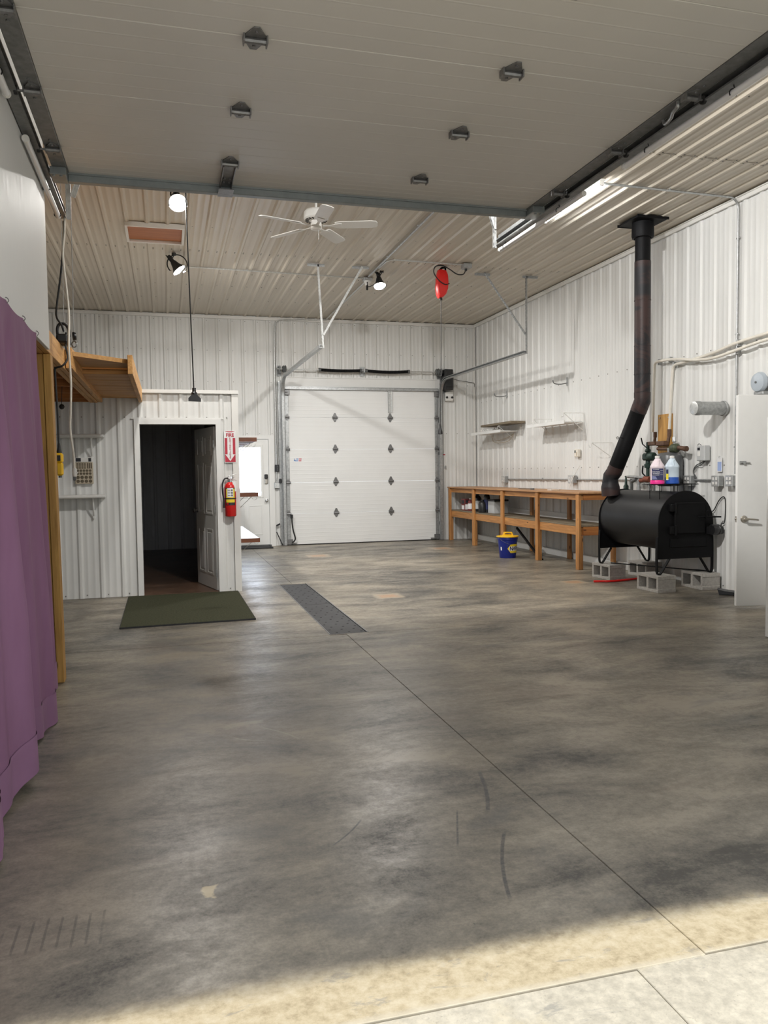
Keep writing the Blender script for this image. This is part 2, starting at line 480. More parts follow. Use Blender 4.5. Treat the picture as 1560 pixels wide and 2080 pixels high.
def fabric():
    m = bpy.data.materials.new('purple cloth'); t = NT(m); p = t.pos()
    n = t.noise(t.mapping(p, (1, 1, 0.3)), 4, 4, 0.6)
    t.l.new(t.ramp(n, [(0.3, (0.25, 0.125, 0.212, 1)), (0.7, (0.30, 0.155, 0.262, 1))]), t.b.inputs['Base Color'])
    t.b.inputs['Roughness'].default_value = 0.75
    t.b.inputs['Specular IOR Level'].default_value = 0.15
    t.bump(t.noise(t.mapping(p, (300, 300, 300)), 1.0, 2, 0.5), 0.1, 0.001)
    return m
M['curtain'] = fabric()
M['hem'] = mat('purple hem', (0.27, 0.135, 0.235), 0.75)
M['rug'] = mat('dark green carpet', (0.050, 0.052, 0.031), 0.95, 0, 0.35, 60, bump=0.8, bscale=500, spec=0.1)
M['rug_dark'] = mat('dark rubber mat', (0.018, 0.018, 0.019), 0.8, 0, 0.2, 60)
M['block'] = mat('grey concrete block', (0.40, 0.38, 0.35), 0.95, 0, 0.16, 40, bump=0.7, bscale=220, spec=0.2)
M['grate'] = mat('painted steel cover', (0.055, 0.055, 0.058), 0.65, 0.0, 0.12, 8, spec=0.3)
M['hole'] = mat('dark hole', (0.008, 0.008, 0.008), 0.9)
M['shed_floor'] = mat('dark stained boards', (0.10, 0.058, 0.038), 0.28, 0, 0.5, 3)
def flue():
    m = bpy.data.materials.new('heat stained flue pipe'); t = NT(m); p = t.pos()
    n = t.noise(t.mapping(p, (1, 1, 1.4)), 2.6, 4, 0.7, 1.2)
    z = t.noise(t.mapping(p, (0.1, 0.1, 3.5), (0, 0, 4)), 1.0, 3, 0.6)
    f = t.math('MULTIPLY', t.rng(n, 0.42, 0.55, 0, 1, True), t.rng(z, 0.42, 0.55, 0, 1, True))
    col = t.mix(f, (0.011, 0.011, 0.013, 1), (0.040, 0.022, 0.020, 1))
    t.l.new(col, t.b.inputs['Base Color'])
    t.b.inputs['Roughness'].default_value = 0.5
    t.b.inputs['Specular IOR Level'].default_value = 0.35
    return m
M['flue'] = flue()
M['lamp_face'] = emis('lit lamp face', (1.0, 0.96, 0.88), 30.0)
M['tube_lit'] = emis('lit tube', (0.97, 0.98, 1.0), TUBE_STRENGTH)
M['tube_off'] = mat('white frosted tube', (0.78, 0.78, 0.79), 0.25)
M['daylight_pane'] = None

# ================================================================== STRUCTURE
XR, YB, ZC, YF = 6.13, 15.25, 4.36, 2.10
def slab(parent, x0, x1, y0, y1, m, z0=-0.10, z1=0.0):
    g = 0.0022; q = 0.0014
    return part('slab', MB().box(x0+q, x1-q, y0+g, y1-g, z0, z1, 0.002), m, parent)
fl = single('floor', MB().box(-4.2, 6.3, 1.91, 15.4, -0.25, -0.10), M['sheathing'], kind='structure')
XJ = 1.463
slab(fl, -4.2, XJ, 1.897, 6.64, M['floor']); slab(fl, XJ, 6.3, 1.905, 6.66, M['floor'])
GX0, GX1, GY0, GY1 = 1.322, 1.662, 6.68, 9.87
slab(fl, -4.2, GX0, 6.64, 9.93, M['floor'])
slab(fl, GX1, 6.3, 6.66, 9.93, M['floor'])
slab(fl, GX0, GX1, 9.872, 9.93, M['floor'])
slab(fl, GX0, GX1, 6.655, 6.678, M['floor'])
slab(fl, -4.2, 1.49, 9.93, 15.4, M['floor']); slab(fl, 1.49, 6.3, 9.93, 15.4, M['floor'])
ap = single('ground', MB().box(-9, 11, -8, 1.905, -0.25, -0.10), M['sheathing'], kind='structure')
slab(ap, -9, 1.235, -1.6, 1.896, M['apron'], -0.10, -0.003); slab(ap, 1.235, 11, -1.6, 1.904, M['apron'], -0.10, -0.003)
slab(ap, -9, 1.235, -8, -1.6, M['apron'], -0.10, -0.003); slab(ap, 1.235, 11, -8, -1.6, M['apron'], -0.10, -0.003)

def rib_profile(u0, u1, phase, sp, H=0.019):
    bp = []
    k0 = int((u0-phase)/sp)-2; k1 = int((u1-phase)/sp)+3
    for k in range(k0, k1):
        c = phase+k*sp
        bp += [(c-0.032, 0), (c-0.012, H), (c+0.012, H), (c+0.032, 0)]
        for q in (1/3, 2/3):
            d = c+q*sp
            bp += [(d-0.013, 0), (d-0.007, 0.0022), (d+0.007, 0.0022), (d+0.013, 0)]
    def at(u):
        for (a, ha), (b, hb) in zip(bp, bp[1:]):
            if a <= u <= b: return ha+(hb-ha)*(u-a)/max(b-a, 1e-9)
        return 0.0
    return [(u0, at(u0))] + [q for q in bp if u0+1e-4 < q[0] < u1-1e-4] + [(u1, at(u1))]
def rib_sheet(mb, u0, u1, v0, v1, phase, sp, P):
    pr = rib_profile(u0, u1, phase, sp)
    n = len(pr)
    vs = [P(u, v0, h) for u, h in pr] + [P(u, v1, h) for u, h in pr]
    return mb.add(vs, [(i, i+1, n+i+1, n+i) for i in range(n-1)])
def rib_wall(parent, u0, u1, v0, v1, phase, sp, P, m, openings=(), npan=4):
    w = sp*npan
    k = math.floor((u0-(phase+sp*0.5))/w)
    a = phase+sp*0.5+k*w
    while a < u1-1e-3:
        lo, hi = max(a, u0), min(a+w, u1)
        cuts = sorted({lo, hi} | {c for o in openings for c in o[:2] if lo < c < hi})
        mb = MB()
        for c, d in zip(cuts, cuts[1:]):
            bot = v0
            for o in openings:
                if o[0]-1e-4 <= c and d <= o[1]+1e-4: bot = o[2]
            if v1-bot > 0.01: rib_sheet(mb, c, d, bot, v1, phase, sp, P)
        if mb.f: part('wall_panel', mb, m, parent)
        a += w
def screws(parent, pts, axis, m='screw', r=0.0085):
    mb = MB()
    A = Vector(axis)
    for q in pts:
        mb.lathe([(0, 0.006), (r*0.8, 0.006), (r, 0.0)], q, A, 6)
    part('screw_row', mb, M[m], parent, kind='stuff')

# back wall with the garage door and the man door openings
PB, SB = 2.145, 0.2353
GD = (2.235, 5.285, 3.05); MD = (0.985, 1.955, 2.085)
wb = MB()
for (a, b, c, d) in [(-4.25, MD[0], 0, ZC+.1), (MD[0], MD[1], MD[2], ZC+.1), (MD[1], GD[0], 0, ZC+.1), (GD[0], GD[1], GD[2], ZC+.1), (GD[1], 6.3, 0, ZC+.1)]:
    wb.box(a, b, YB+0.004, YB+0.16, c, d)
wall_back = single('wall_back', wb, M['sheathing'], kind='structure')
rib_wall(wall_back, -4.1, XR, 0, ZC, PB, SB, lambda u, v, h: (u, YB-h, v), M['steel_wall'], [GD, MD])
# right wall
PR, SR = 7.159, 0.248
RD = (5.66, 6.50, 2.12)
wr = MB()
for (a, b, c, d) in [(1.95, RD[0], 0, ZC+.1), (RD[0], RD[1], RD[2], ZC+.1), (RD[1], 15.4, 0, ZC+.1)]:
    wr.box(XR+0.004, XR+0.16, a, b, c, d)
wr.box(XR+0.16, XR+1.0, RD[0]-.1, RD[0], 0, 2.3).box(XR+0.16, XR+1.0, RD[1], RD[1]+.1, 0, 2.3).box(XR+1.0, XR+1.1, RD[0]-.1, RD[1]+.1, 0, 2.3).box(XR+0.16, XR+1.1, RD[0]-.1, RD[1]+.1, 2.3, 2.4)
wall_right = single('wall_right', wr, M['sheathing'], kind='structure')
rib_wall(wall_right, YF, YB, 0, ZC, PR, SR, lambda u, v, h: (XR-h, u, v), M['steel_wall'], [RD])
# outer left wall, front wall round the near door
wall_west = single('wall_outer', MB().box(-4.25, -4.1, 1.95, 15.4, 0, ZC+.1), M['steel_wall'], kind='structure')
wall_front = single('wall_front', MB().box(-4.25, -0.60, 1.95, YF, 0, ZC+.1).box(2.60, 6.3, 1.95, YF, 0, ZC+.1).box(-0.60, 2.60, 1.95, YF, 3.12, ZC+.1), M['steel_wall'], kind='structure')
# ceiling
ceil = single('ceiling', MB().box(-4.25, 6.3, 1.95, 15.4, ZC+0.006, ZC+0.12), M['sheathing'], kind='structure')
PC, SCL = 2.424, 0.2333
w = SCL*4
for (y0, y1, dz) in [(YF, 6.70, 0.0), (6.66, 10.99, 0.004), (10.95, YB, 0.0)]:
    a = PC+SCL*0.5+math.floor((-4.1-PC-SCL*0.5)/w)*w
    while a < XR-1e-3:
        lo, hi = max(a, -4.1), min(a+w, XR)
        part('ceiling_panel', rib_sheet(MB(), lo, hi, y0, y1, PC, SCL, lambda u, v, h: (u, v, ZC-h-dz)), M['steel_ceiling'], ceil)
        a += w
sp = []
for y in (4.4, 5.5, 7.6, 8.7, 9.9, 12.1, 12.9, 13.9):
    for k in range(-28, 16):
        u = PC+k*SCL+0.05
        if -2.2 < u < XR-.05: sp.append((u, y, ZC-0.001))
for y in (6.69, 6.64, 10.97, 10.92):
    for k in range(-28*2, 32):
        u = PC+k*SCL/2+0.05
        if -2.2 < u < XR-.05: sp.append((u, y, ZC-0.004))
screws(ceil, sp, (0, 0, -1))
sp = []
for z in (0.04, 1.42, 2.75, 4.30):
    for k in range(-21, 40):
        u = PR+k*SR+0.055
        if YF < u < YB: sp.append((XR-0.001, u, z))
screws(wall_right, sp, (-1, 0, 0))
sp = []
for z in (3.12, 3.7, 4.25, 2.15):
    for k in range(-24, 18):
        u = PB+k*SB+0.055
        if -3.9 < u < XR and not (z < 3 and (GD[0]-.05 < u < GD[1]+.05)) and (z > 2.4 or u > 0.85): sp.append((u, YB-0.001, z))
screws(wall_back, sp, (0, -1, 0))
# inner shed: front wall with doorway, side wall, lid
YS, XS, ZS = 9.52, 0.80, 2.335
OP = (-0.315, 0.597, 2.005)
wm = MB()
for (a, b, c, d) in [(-4.1, OP[0], 0, ZS), (OP[0], OP[1], OP[2], ZS), (OP[1], XS-.01, 0, ZS)]:
    wm.box(a, b, YS+0.003, YS+0.10, c, d)
wall_shed_front = single('wall_inner_front', wm, M['sheathing'], kind='structure')
rib_wall(wall_shed_front, -3.9, XS, 0.005, ZS, -0.963, 0.2285, lambda u, v, h: (u, YS-h, v), M['steel_wall'], [OP])
sp = []
for z in (0.04, 2.055):
    for k in range(-9, 9):
        u = -0.963+k*0.2285+0.06
        if -1.5 < u < XS-.03 and not (z < 1 and OP[0] < u < OP[1]): sp.append((u, YS-0.001, z))
screws(wall_shed_front, sp, (0, -1, 0))
wall_shed_side = single('wall_inner_side', MB().box(XS-0.10, XS-0.003, YS+0.10, YB, 0, ZS), M['sheathing'], kind='structure')
rib_wall(wall_shed_side, YS, YB-0.02, 0, ZS, 9.7, 0.2285, lambda u, v, h: (XS+h, u, v), M['steel_wall'])
single('ceiling_inner', MB().box(-4.1, XS, YS, YB, ZS, ZS+0.03), M['sheathing'], kind='structure')
single('floor_inner', MB().box(-4.0, XS-0.11, YS+0.02, YB-.02, 0.001, 0.008), M['shed_floor'], kind='structure')
# white glossy wall above the curtain
single('wall_left', MB().box(-0.722, -0.700, YF+.01, 5.50, 2.205, ZC-0.025, 0.002), M['white_panel'], kind='structure')
# trims
def trim(n, mb, m='steel_trim'): return single('trim_%d' % n, mb, M[m], kind='structure')
trim(1, MB().box(-4.1, XR, YB-0.045, YB-0.02, ZC-0.075, ZC-0.022).box(-4.1, XR, YB-0.06, YB-0.02, ZC-0.034, ZC-0.022))
trim(2, MB().box(XR-0.045, XR-0.02, YF, YB-.06, ZC-0.075, ZC-0.022).box(XR-0.06, XR-0.02, YF, YB-.06, ZC-0.034, ZC-0.022))
trim(3, MB().box(XR-0.06, XR-0.02, YB-0.03, YB-0.02, 0, ZC-.08).box(XR-0.03, XR-0.02, YB-0.06, YB-0.02, 0, ZC-.08))
trim(4, MB().box(-2.6, XS+.035, YS-0.05, YS+.02, ZS-0.005, ZS+0.035).box(XS, XS+.035, YS+.0205, YB-.03, ZS-0.005, ZS+0.035))   # shed top flashing
trim(5, MB().box(XS-0.045, XS+0.03, YS-0.03, YS-0.02, 0, ZS-.006).box(XS+0.0205, XS+0.03, YS-0.0195, YS+0.05, 0, ZS-.006))       # shed corner
trim(6, MB().box(GD[0]+.02, GD[1]-.01, YB-0.03, YB-0.002, GD[2]+.0, 3.235).box(GD[0]-.045, GD[0]+.02, YB-.04, YB+.1, 0, 3.235).box(GD[1]-.01, GD[1]+.06, YB-.04, YB+.1, 0, 3.235).box(GD[0]+.0, GD[1]+.0, YB-.045, YB-.03, 3.215, 3.235), 'white_paint')
# doorway trim of the shed
trim(7, MB().box(OP[0]-.03, OP[0]+.03, YS-.035, YS+.11, 0, OP[2]+.03).box(OP[1]-.03, OP[1]+.03, YS-.035, YS+.11, 0, OP[2]+.03).box(OP[0]+.03, OP[1]-.03, YS-.035, YS+.11, OP[2]-.03, OP[2]+.03)
     .box(OP[0]-.06, OP[1]+.06, YS-.03, YS-.018, OP[2]+.03, OP[2]+.045), 'white_paint')
trim(8, MB().box(XR-.055, XR-.02, 9.0, YB-.02, 0.0, 0.10).box(XR-.05, XR-.02, 9.75, YB-.02, 0.60, 0.70), 'white_paint')     # splash boards behind the bench
trim(9, MB().box(XR-.03, XR+.02, RD[0]-.05, RD[0]+.02, 0, RD[2]+.05).box(XR-.03, XR+.02, RD[1]-.02, RD[1]+.05, 0, RD[2]+.05).box(XR-.03, XR+.02, RD[0]+.02, RD[1]-.02, RD[2]-.02, RD[2]+.05), 'white_paint')

# ------------------------------------------------------------------ sectional garage doors (local: x across, y up, z to the room)
def diamond(s=1.0):
    return [(0, -0.085*s), (0.012*s, -0.085*s), (0.045*s, -0.02*s), (0.045*s, 0.02*s), (0.014*s, 0.09*s), (-0.014*s, 0.09*s), (-0.045*s, 0.02*s), (-0.045*s, -0.02*s), (-0.012*s, -0.085*s)]
def hinge_mb(x, y, z, s=1.0):
    mb = MB().prism(diamond(s), (x, y, z), (1, 0, 0), (0, 1, 0), (0, 0, 0.005))
    mb.cyl((x-0.05*s, y, z+0.016), (x+0.05*s, y, z+0.016), 0.013, 8)
    mb.box(x-0.052*s, x-0.046*s, y-0.028, y+0.022, z, z+0.032).box(x+0.046*s, x+0.052*s, y-0.028, y+0.022, z, z+0.032)
    for dy in (0.055, -0.055): mb.cyl((x, y+dy*s, z), (x, y+dy*s, z+0.012), 0.007, 6)
    return mb
def garage_door(name, loc, rot, half, ys, hx, stile, mats, strut_y=None, lines=5):
    root = thing(name, None, None, loc, rot, kind='structure')
    T = 0.045
    for y0, y1 in zip(ys, ys[1:]):
        mb = MB().box(-half, half, y0+0.0015, y1-0.0015, -T, 0.0, 0.003)
        n = lines
        for k in range(1, n+1):
            y = y0+(y1-y0)*k/(n+1)
            mb.add([(-half+.01, y-0.006, 0.0), (half-.01, y-0.006, 0.0), (half-.01, y-.002, 0.0013), (-half+.01, y-.002, 0.0013), (half-.01, y+.002, 0.0013), (-half+.01, y+.002, 0.0013), (half-.01, y+.006, 0), (-half+.01, y+.006, 0)],
                   [(0, 1, 2, 3), (3, 2, 4, 5), (5, 4, 6, 7)])
        s = part('door_section', mb, mats[0], root, True)
        for sg in (-1, 1):
            e = MB().box(sg*half, sg*(half-0.0)+sg*stile, y0+0.002, y1-0.002, -T-.002, 0.006, 0.003)
            for q in (0.06, 0.10, (y1-y0)-0.10, (y1-y0)-0.06):
                e.cyl((sg*(half+stile*.5), y0+q, 0.004), (sg*(half+stile*.5), y0+q, 0.012), 0.008, 6)
            part('end_stile', e, mats[1], s, True)
    for y in ys[1:-1]:
        for x in hx:
            part('hinge', hinge_mb(x, y, 0.001), M['hinge'], root, True)
        for sg in (-1, 1):
            x = sg*(half+stile*0.45)
            h = hinge_mb(x, y, 0.006, 0.8)
            h.cyl((x, y, 0.022), (x+sg*0.075, y, 0.022), 0.006, 8)
            o = part('roller_hinge', h, M['hinge'], root, True)
            part('roller', MB().lathe([(0.0, -0.008), (0.021, -0.008), (0.023, 0), (0.021, 0.008), (0, 0.008)], (x+sg*0.075, y, 0.022), (1, 0, 0), 12), M['black_plastic'], o, True)
    return root
far_ys = [0.012, 0.607, 1.21, 1.845, 2.455, 3.03]
door_1 = garage_door('door_1', (3.755, YB-0.06, 0), (PI/2, 0, 0), 1.475, far_ys, (-0.575, 0.54), 0.07, (M['door_white'], M['galv']), lines=7)
# the far door's top strut, operator bracket, seal, lift handle and sticker
st = MB().box(-1.55, 1.55, 2.985, 3.035, 0.0, 0.05, 0.004).box(-1.55, 1.55, 3.035, 3.05, 0.0, 0.012)
part('top_strut', st, M['galv'], door_1, True)
part('operator_bracket', MB().box(0.50, 0.58, 2.56, 3.02, 0.004, 0.016).box(0.50, 0.508, 2.56, 3.02, 0.004, 0.035).box(0.572, 0.58, 2.56, 3.02, 0.004, 0.035)
     .cyl((0.54, 2.93, 0.0), (0.54, 2.93, 0.03), 0.012, 8).cyl((0.54, 2.88, 0.0), (0.54, 2.88, 0.03), 0.012, 8), M['galv_light'], door_1, True)
part('bottom_seal', MB().box(-1.55, 1.55, 0.0, 0.018, -0.045, 0.004), M['black_rubber'], door_1, True)
lb = part('sticker', MB().box(-1.40, -1.20, 1.60, 1.69, 0.0, 0.0012), M['white_print'], door_1, True, label='small white maker sticker')
mb = MB().prism([(-0.02, -0.03), (0.0, -0.03), (0.02, -0.03), (0.004, 0.0), (0, 0.03), (-0.004, 0.0)], (-1.375, 1.655, 0.0012), (1, 0, 0), (0, 1, 0), (0, 0, 0.0006))
mb.box(-1.345, -1.30, 1.652, 1.668, 0.0012, 0.0018).box(-1.375, -1.31, 1.618, 1.634, 0.0012, 0.0018)
part('blue_print', mb, M['blue_print'], lb, True)
part('red_print', MB().box(-1.293, -1.24, 1.652, 1.668, 0.0012, 0.0018).box(-1.30, -1.245, 1.618, 1.634, 0.0012, 0.0018), M['red_print'], lb, True)
for sg in (-1, 1):
    part('bottom_bracket', MB().box(sg*1.44, sg*1.56, 0.02, 0.12, 0.004, 0.014).box(sg*1.36, sg*1.46, 0.035, 0.05, 0.004, 0.03), M['hinge'], door_1, True)
    part('top_roller_bracket', MB().box(sg*1.46, sg*1.55, 2.88, 2.975, 0.005, 0.05, 0.004).cyl((sg*1.5, 2.93, 0.05), (sg*1.6, 2.93, 0.05), 0.008, 8), M['hinge'], door_1, True)

# near door, rolled open overhead
near_ys = [2.15, 2.82, 3.49, 4.18, 4.885, 5.31]
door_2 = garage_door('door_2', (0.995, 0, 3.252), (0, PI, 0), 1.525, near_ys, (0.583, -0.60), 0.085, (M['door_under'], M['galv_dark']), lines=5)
part('top_strut', MB().box(-1.53, 1.53, 5.285, 5.335, 0.0, 0.052, 0.004).box(-1.53, 1.53, 5.275, 5.287, 0.0, 0.012), M['strut'], door_2, True)
for sg in (-1, 1):
    part('top_roller_bracket', MB().box(sg*1.53, sg*1.622, 5.18, 5.345, 0.004, 0.05, 0.004).cyl((sg*1.56, 5.2, 0.05), (sg*1.56, 5.2, 0.058), 0.009, 8)
         .cyl((sg*1.6, 5.2, 0.05), (sg*1.6, 5.2, 0.058), 0.009, 8).cyl((sg*1.6, 5.25, 0.02), (sg*1.69, 5.25, 0.02), 0.008, 8), M['strut'], door_2, True)
op = MB().box(0.545, 0.62, 4.90, 5.28, 0.004, 0.012).box(0.545, 0.55, 4.90, 5.28, 0.004, 0.03).box(0.615, 0.62, 4.90, 5.28, 0.004, 0.03).box(0.535, 0.63, 5.2, 5.34, 0.050, 0.056)
for k in range(4): op.cyl((0.565+0.035*(k % 2), 5.12+0.07*(k//2), 0.012), (0.565+0.035*(k % 2), 5.12+0.07*(k//2), 0.022), 0.008, 6)
part('operator_bracket', op, M['hinge'], door_2, True)
part('lift_handle', MB().tube(smooth_pts([(-1.545, 3.565, 0.006), (-1.545, 3.57, 0.03), (-1.555, 3.62, 0.036), (-1.585, 3.68, 0.036), (-1.600, 3.75, 0.034), (-1.600, 3.77, 0.006)], 5), 0.009, 8), M['galv'], door_2, True)

# ------------------------------------------------------------------ man door in the back wall
def pane_mat():
    m = bpy.data.materials.new('daylight behind frosted pane'); t = NT(m); p = t.pos()
    x = t.sep(p)[0]
    s = t.math('ABSOLUTE', t.math('SUBTRACT', t.math('FRACT', t.math('MULTIPLY', x, 9.0)), 0.5))
    col = t.mix(t.rng(s, 0.03, 0.08, 0.22, 0.0, True), (0.72, 0.83, 1.0, 1), (0.55, 0.66, 0.84, 1))
    t.b.inputs['Base Color'].default_value = (0.2, 0.21, 0.23, 1)
    t.l.new(col, t.b.inputs['Emission Color'])
    t.b.inputs['Emission Strength'].default_value = 9.0
    t.b.inputs['Roughness'].default_value = 0.15
    return m
M['daylight_pane'] = pane_mat()
d3 = thing('door_3', None, None, (1.455, YB+0.02, 0), kind='structure')
yl = YB-0.005                       # room face of the leaf
x0, x1, z0, z1 = 1.03, 1.885, 0.03, 2.045
wx0, wx1, wz0, wz1 = 1.175, 1.745, 0.965, 1.90
leaf = MB().box(x0, wx0, yl, yl+.045, z0, z1).box(wx1, x1, yl, yl+.045, z0, z1).box(wx0, wx1, yl, yl+.045, wz1, z1).box(wx0, wx1, yl, yl+.045, z0, wz0)
part('leaf', leaf, M['white_paint'], d3)
wf = MB()
for (a, b, c, d) in [(wx0-.035, wx0+.012, wz0-.035, wz1+.035), (wx1-.012, wx1+.035, wz0-.035, wz1+.035), (wx0+.012, wx1-.012, wz1-.012, wz1+.035), (wx0+.012, wx1-.012, wz0-.035, wz0+.012)]:
    wf.box(a, b, yl-.014, yl+.01, c, d, 0.005)
g = part('window_frame', wf, M['white_paint'], d3)
part('pane', MB().box(wx0, wx1, yl+.012, yl+.022, wz0, wz1), M['daylight_pane'], g)
for (a, b) in [(1.16, 1.42), (1.49, 1.75)]:
    pm = MB()
    for (p0, p1, q0, q1) in [(a, b, 0.77, 0.79), (a, b, 0.22, 0.24), (a, a+.02, .24, .77), (b-.02, b, .24, .77)]:
        pm.box(p0, p1, yl-.006, yl+.002, q0, q1, 0.003)
    part('door_panel', pm, M['white_paint'], d3)
part('frame', MB().box(MD[0]-.04, x0-.003, YB-.035, YB+.1, 0, MD[2]+.03).box(x1+.003, MD[1]+.04, YB-.035, YB+.1, 0, MD[2]+.03).box(x0-.003, x1+.003, YB-.035, YB+.1, z1+.003, MD[2]+.03), M['white_paint'], d3)
k = part('door_knob', MB().lathe([(0, 0), (0.032, 0), (0.032, 0.008), (0.012, 0.012), (0.012, 0.035), (0.026, 0.045), (0.028, 0.06), (0.018, 0.07), (0, 0.072)], (1.835, yl, 0.875), (0, -1, 0), 16), M['chrome'], d3)
part('keypad_lock', MB().box(1.80, 1.865, yl-.03, yl, 1.19, 1.29, 0.012), M['brass'], d3)
part('keypad', MB().box(1.80, 1.865, yl-.032, yl, 1.29, 1.375, 0.01), M['black_plastic'], d3)
part('threshold', MB().box(x0-.03, x1+.03, YB-.04, YB+.1, 0.0, 0.028), M['dark_grey'], d3)

# ------------------------------------------------------------------ six-panel door of the shed, standing open inward
ang = math.radians(103.5)
d4 = thing('door_4', None, None, (OP[1]-0.035, YS+0.085, 0.012), (0, 0, ang), kind='structure')
W4, H4 = 0.82, 1.945
lf = MB().box(0, W4, -0.0175, 0.0175, 0, H4, 0.002)
lf2 = part('leaf', lf, M['white_paint'], d4, True)
for (a, b) in [(0.11, 0.37), (0.45, 0.71)]:
    for (c, d) in [(0.17, 0.72), (0.90, 1.52), (1.61, 1.84)]:
        pm = MB()
        for sg in (-1, 1):
            y = sg*0.0175
            pm.box(a, b, y-.004, y+.004, c, c+.02).box(a, b, y-.004, y+.004, d-.02, d).box(a, a+.02, y-.004, y+.004, c+.02, d-.02).box(b-.02, b, y-.004, y+.004, c+.02, d-.02)
            pm.box(a+.045, b-.045, y-.0035, y+.0035, c+.045, d-.045, 0.002)
        part('door_panel', pm, M['white_paint'], lf2, True)
kn = MB()
for sg in (-1, 1):
    kn.lathe([(0, 0), (0.03, 0), (0.03, 0.006), (0.011, 0.01), (0.011, 0.032), (0.025, 0.04), (0.027, 0.056), (0.016, 0.066), (0, 0.067)], (W4-.065, sg*0.0175, 0.93), (0, sg, 0), 14)
part('door_knob', kn, M['chrome'], d4, True)
for z in (0.2, 0.97, 1.74):
    part('hinge', MB().cyl((0, 0.022, z-.045), (0, 0.022, z+.045), 0.007, 8).box(-0.012, 0.03, 0.014, 0.019, z-.045, z+.045), M['galv_light'], d4, True)

# ------------------------------------------------------------------ plain white door leaf open on the right
a5 = math.atan2(6.62-6.45, 5.41-6.13)
d5 = thing('door_5', None, None, (6.10, 6.45, 0.025), (0, 0, a5), kind='structure')
W5, H5 = 0.72, 2.075
part('leaf', MB().box(0, W5, -0.021, 0.021, 0, H5, 0.003), M['white_paint'], d5, True)
part('latch_plate', MB().box(W5-.0005, W5+.002, -.013, .013, 0.83, 0.89).cyl((W5, 0, 0.86), (W5+.01, 0, .86), 0.009, 10), M['brass'], d5, True)
hd = MB().lathe([(0, 0), (0.034, 0), (0.036, 0.004), (0.030, 0.012), (0.012, 0.016), (0.012, 0.045), (0, 0.046)], (W5-.07, 0.021, 0.86), (0, 1, 0), 20)
hd.tube(smooth_pts([(W5-.07, 0.060, 0.86), (W5-.10, 0.064, 0.862), (W5-.15, 0.064, 0.858), (W5-.195, 0.060, 0.852)], 4), [0.011]*5+[0.009]*4+[0.008]*4, 10)
part('lever_handle', hd, M['brass'], d5, True, label='brushed nickel lever handle')
part('slide_bolt', MB().box(W5-.085, W5-.02, 0.021, 0.025, 1.395, 1.43).cyl((W5-.12, 0.032, 1.413), (W5-.02, 0.032, 1.413), 0.006, 8).box(W5-.07, W5-.05, .021, .042, 1.402, 1.424), M['galv'], d5, True)
for z in (0.25, 1.02, 1.8):
    part('hinge', MB().cyl((0, 0.024, z-.045), (0, 0.024, z+.045), 0.007, 8), M['brass'], d5, True)

# ================================================================== LARGE OBJECTS
# ------------------------------------------------------------------ wood stove on blocks
def arch_poly(r, x, zc, zb, n=20):
    return [(x-r, zb)] + [(x-r*math.cos(PI*i/n), zc+r*math.sin(PI*i/n)) for i in range(n+1)] + [(x+r, zb)]
SX, SZ, SRAD = 5.66, 0.78, 0.352
stove = thing('wood_stove', 'long black barrel-shaped wood stove standing on concrete blocks by the right wall', 'stove', (SX, 8.4, 0.19))
part('barrel', MB().cyl((SX, 7.765, SZ), (SX, 9.019, SZ), SRAD-0.006, 48), mat('black stove barrel paint', (0.009, 0.009, 0.0095), 0.46, 0, .2, 5, spec=0.30), stove)
part('front_plate', MB().prism(arch_poly(SRAD+.006, SX, SZ, 0.37), (0, 7.752, 0), (1, 0, 0), (0, 0, 1), (0, 0.012, 0)), M['black_metal'], stove)
part('back_plate', MB().prism(arch_poly(SRAD+.006, SX, SZ, 0.385), (0, 9.02, 0), (1, 0, 0), (0, 0, 1), (0, 0.012, 0)), M['black_metal'], stove)
fd = part('fire_door', MB().box(5.49, 5.885, 7.715, 7.751, 0.655, 1.005, 0.006).box(5.50, 5.875, 7.709, 7.716, 0.985, 1.0), M['black_metal'], stove)
for z in (0.70, 0.95):
    part('hinge', MB().box(5.425, 5.50, 7.70, 7.751, z-.045, z+.04, 0.006).cyl((5.488, 7.698, z-.06), (5.488, 7.698, z+.05), 0.013, 10), M['black_metal'], fd)
lt = MB().cyl((5.76, 7.675, 0.845), (6.06, 7.675, 0.835), 0.009, 8).cyl((5.86, 7.71, 0.84), (5.86, 7.66, 0.84), 0.012, 8)
lt.tube(smooth_pts([(5.855, 7.665, 0.85), (5.855, 7.655, 0.90), (5.87, 7.65, 0.915), (5.885, 7.655, 0.90), (5.885, 7.665, 0.85)], 4), 0.005, 6)
part('latch_handle', lt, M['black_metal'], fd)
part('ash_shield', MB().box(5.45, 5.93, 7.742, 7.752, 0.50, 0.60, 0.003), M['black_metal'], stove)
for (x, sg) in ((5.30, 1), (6.015, -1)):
    for y in (7.77, 9.0):
        s = [(-.019, -.004), (.019, -.004), (.019, .004), (-.019, .004)]
        pts = smooth_pts([(x, y, 0.62), (x-.006*sg, y, 0.5), (x-.006*sg, y, 0.3), (x, y, 0.215), (x+.025*sg, y, 0.197), (x+.05*sg, y, 0.215), (x+.10*sg, y, 0.29), (x+.165*sg, y, 0.385)], 4)
        part('leg', MB().sweep(pts, [(-.02, -.005), (.02, -.005), (.02, .005), (-.02, .005)], (1, 0, 0)), M['black_metal'], stove)
part('leg_tie_rod', MB().cyl((5.40, 8.9, 0.205), (6.0, 7.80, 0.203), 0.007, 8), M['black_metal'], stove)
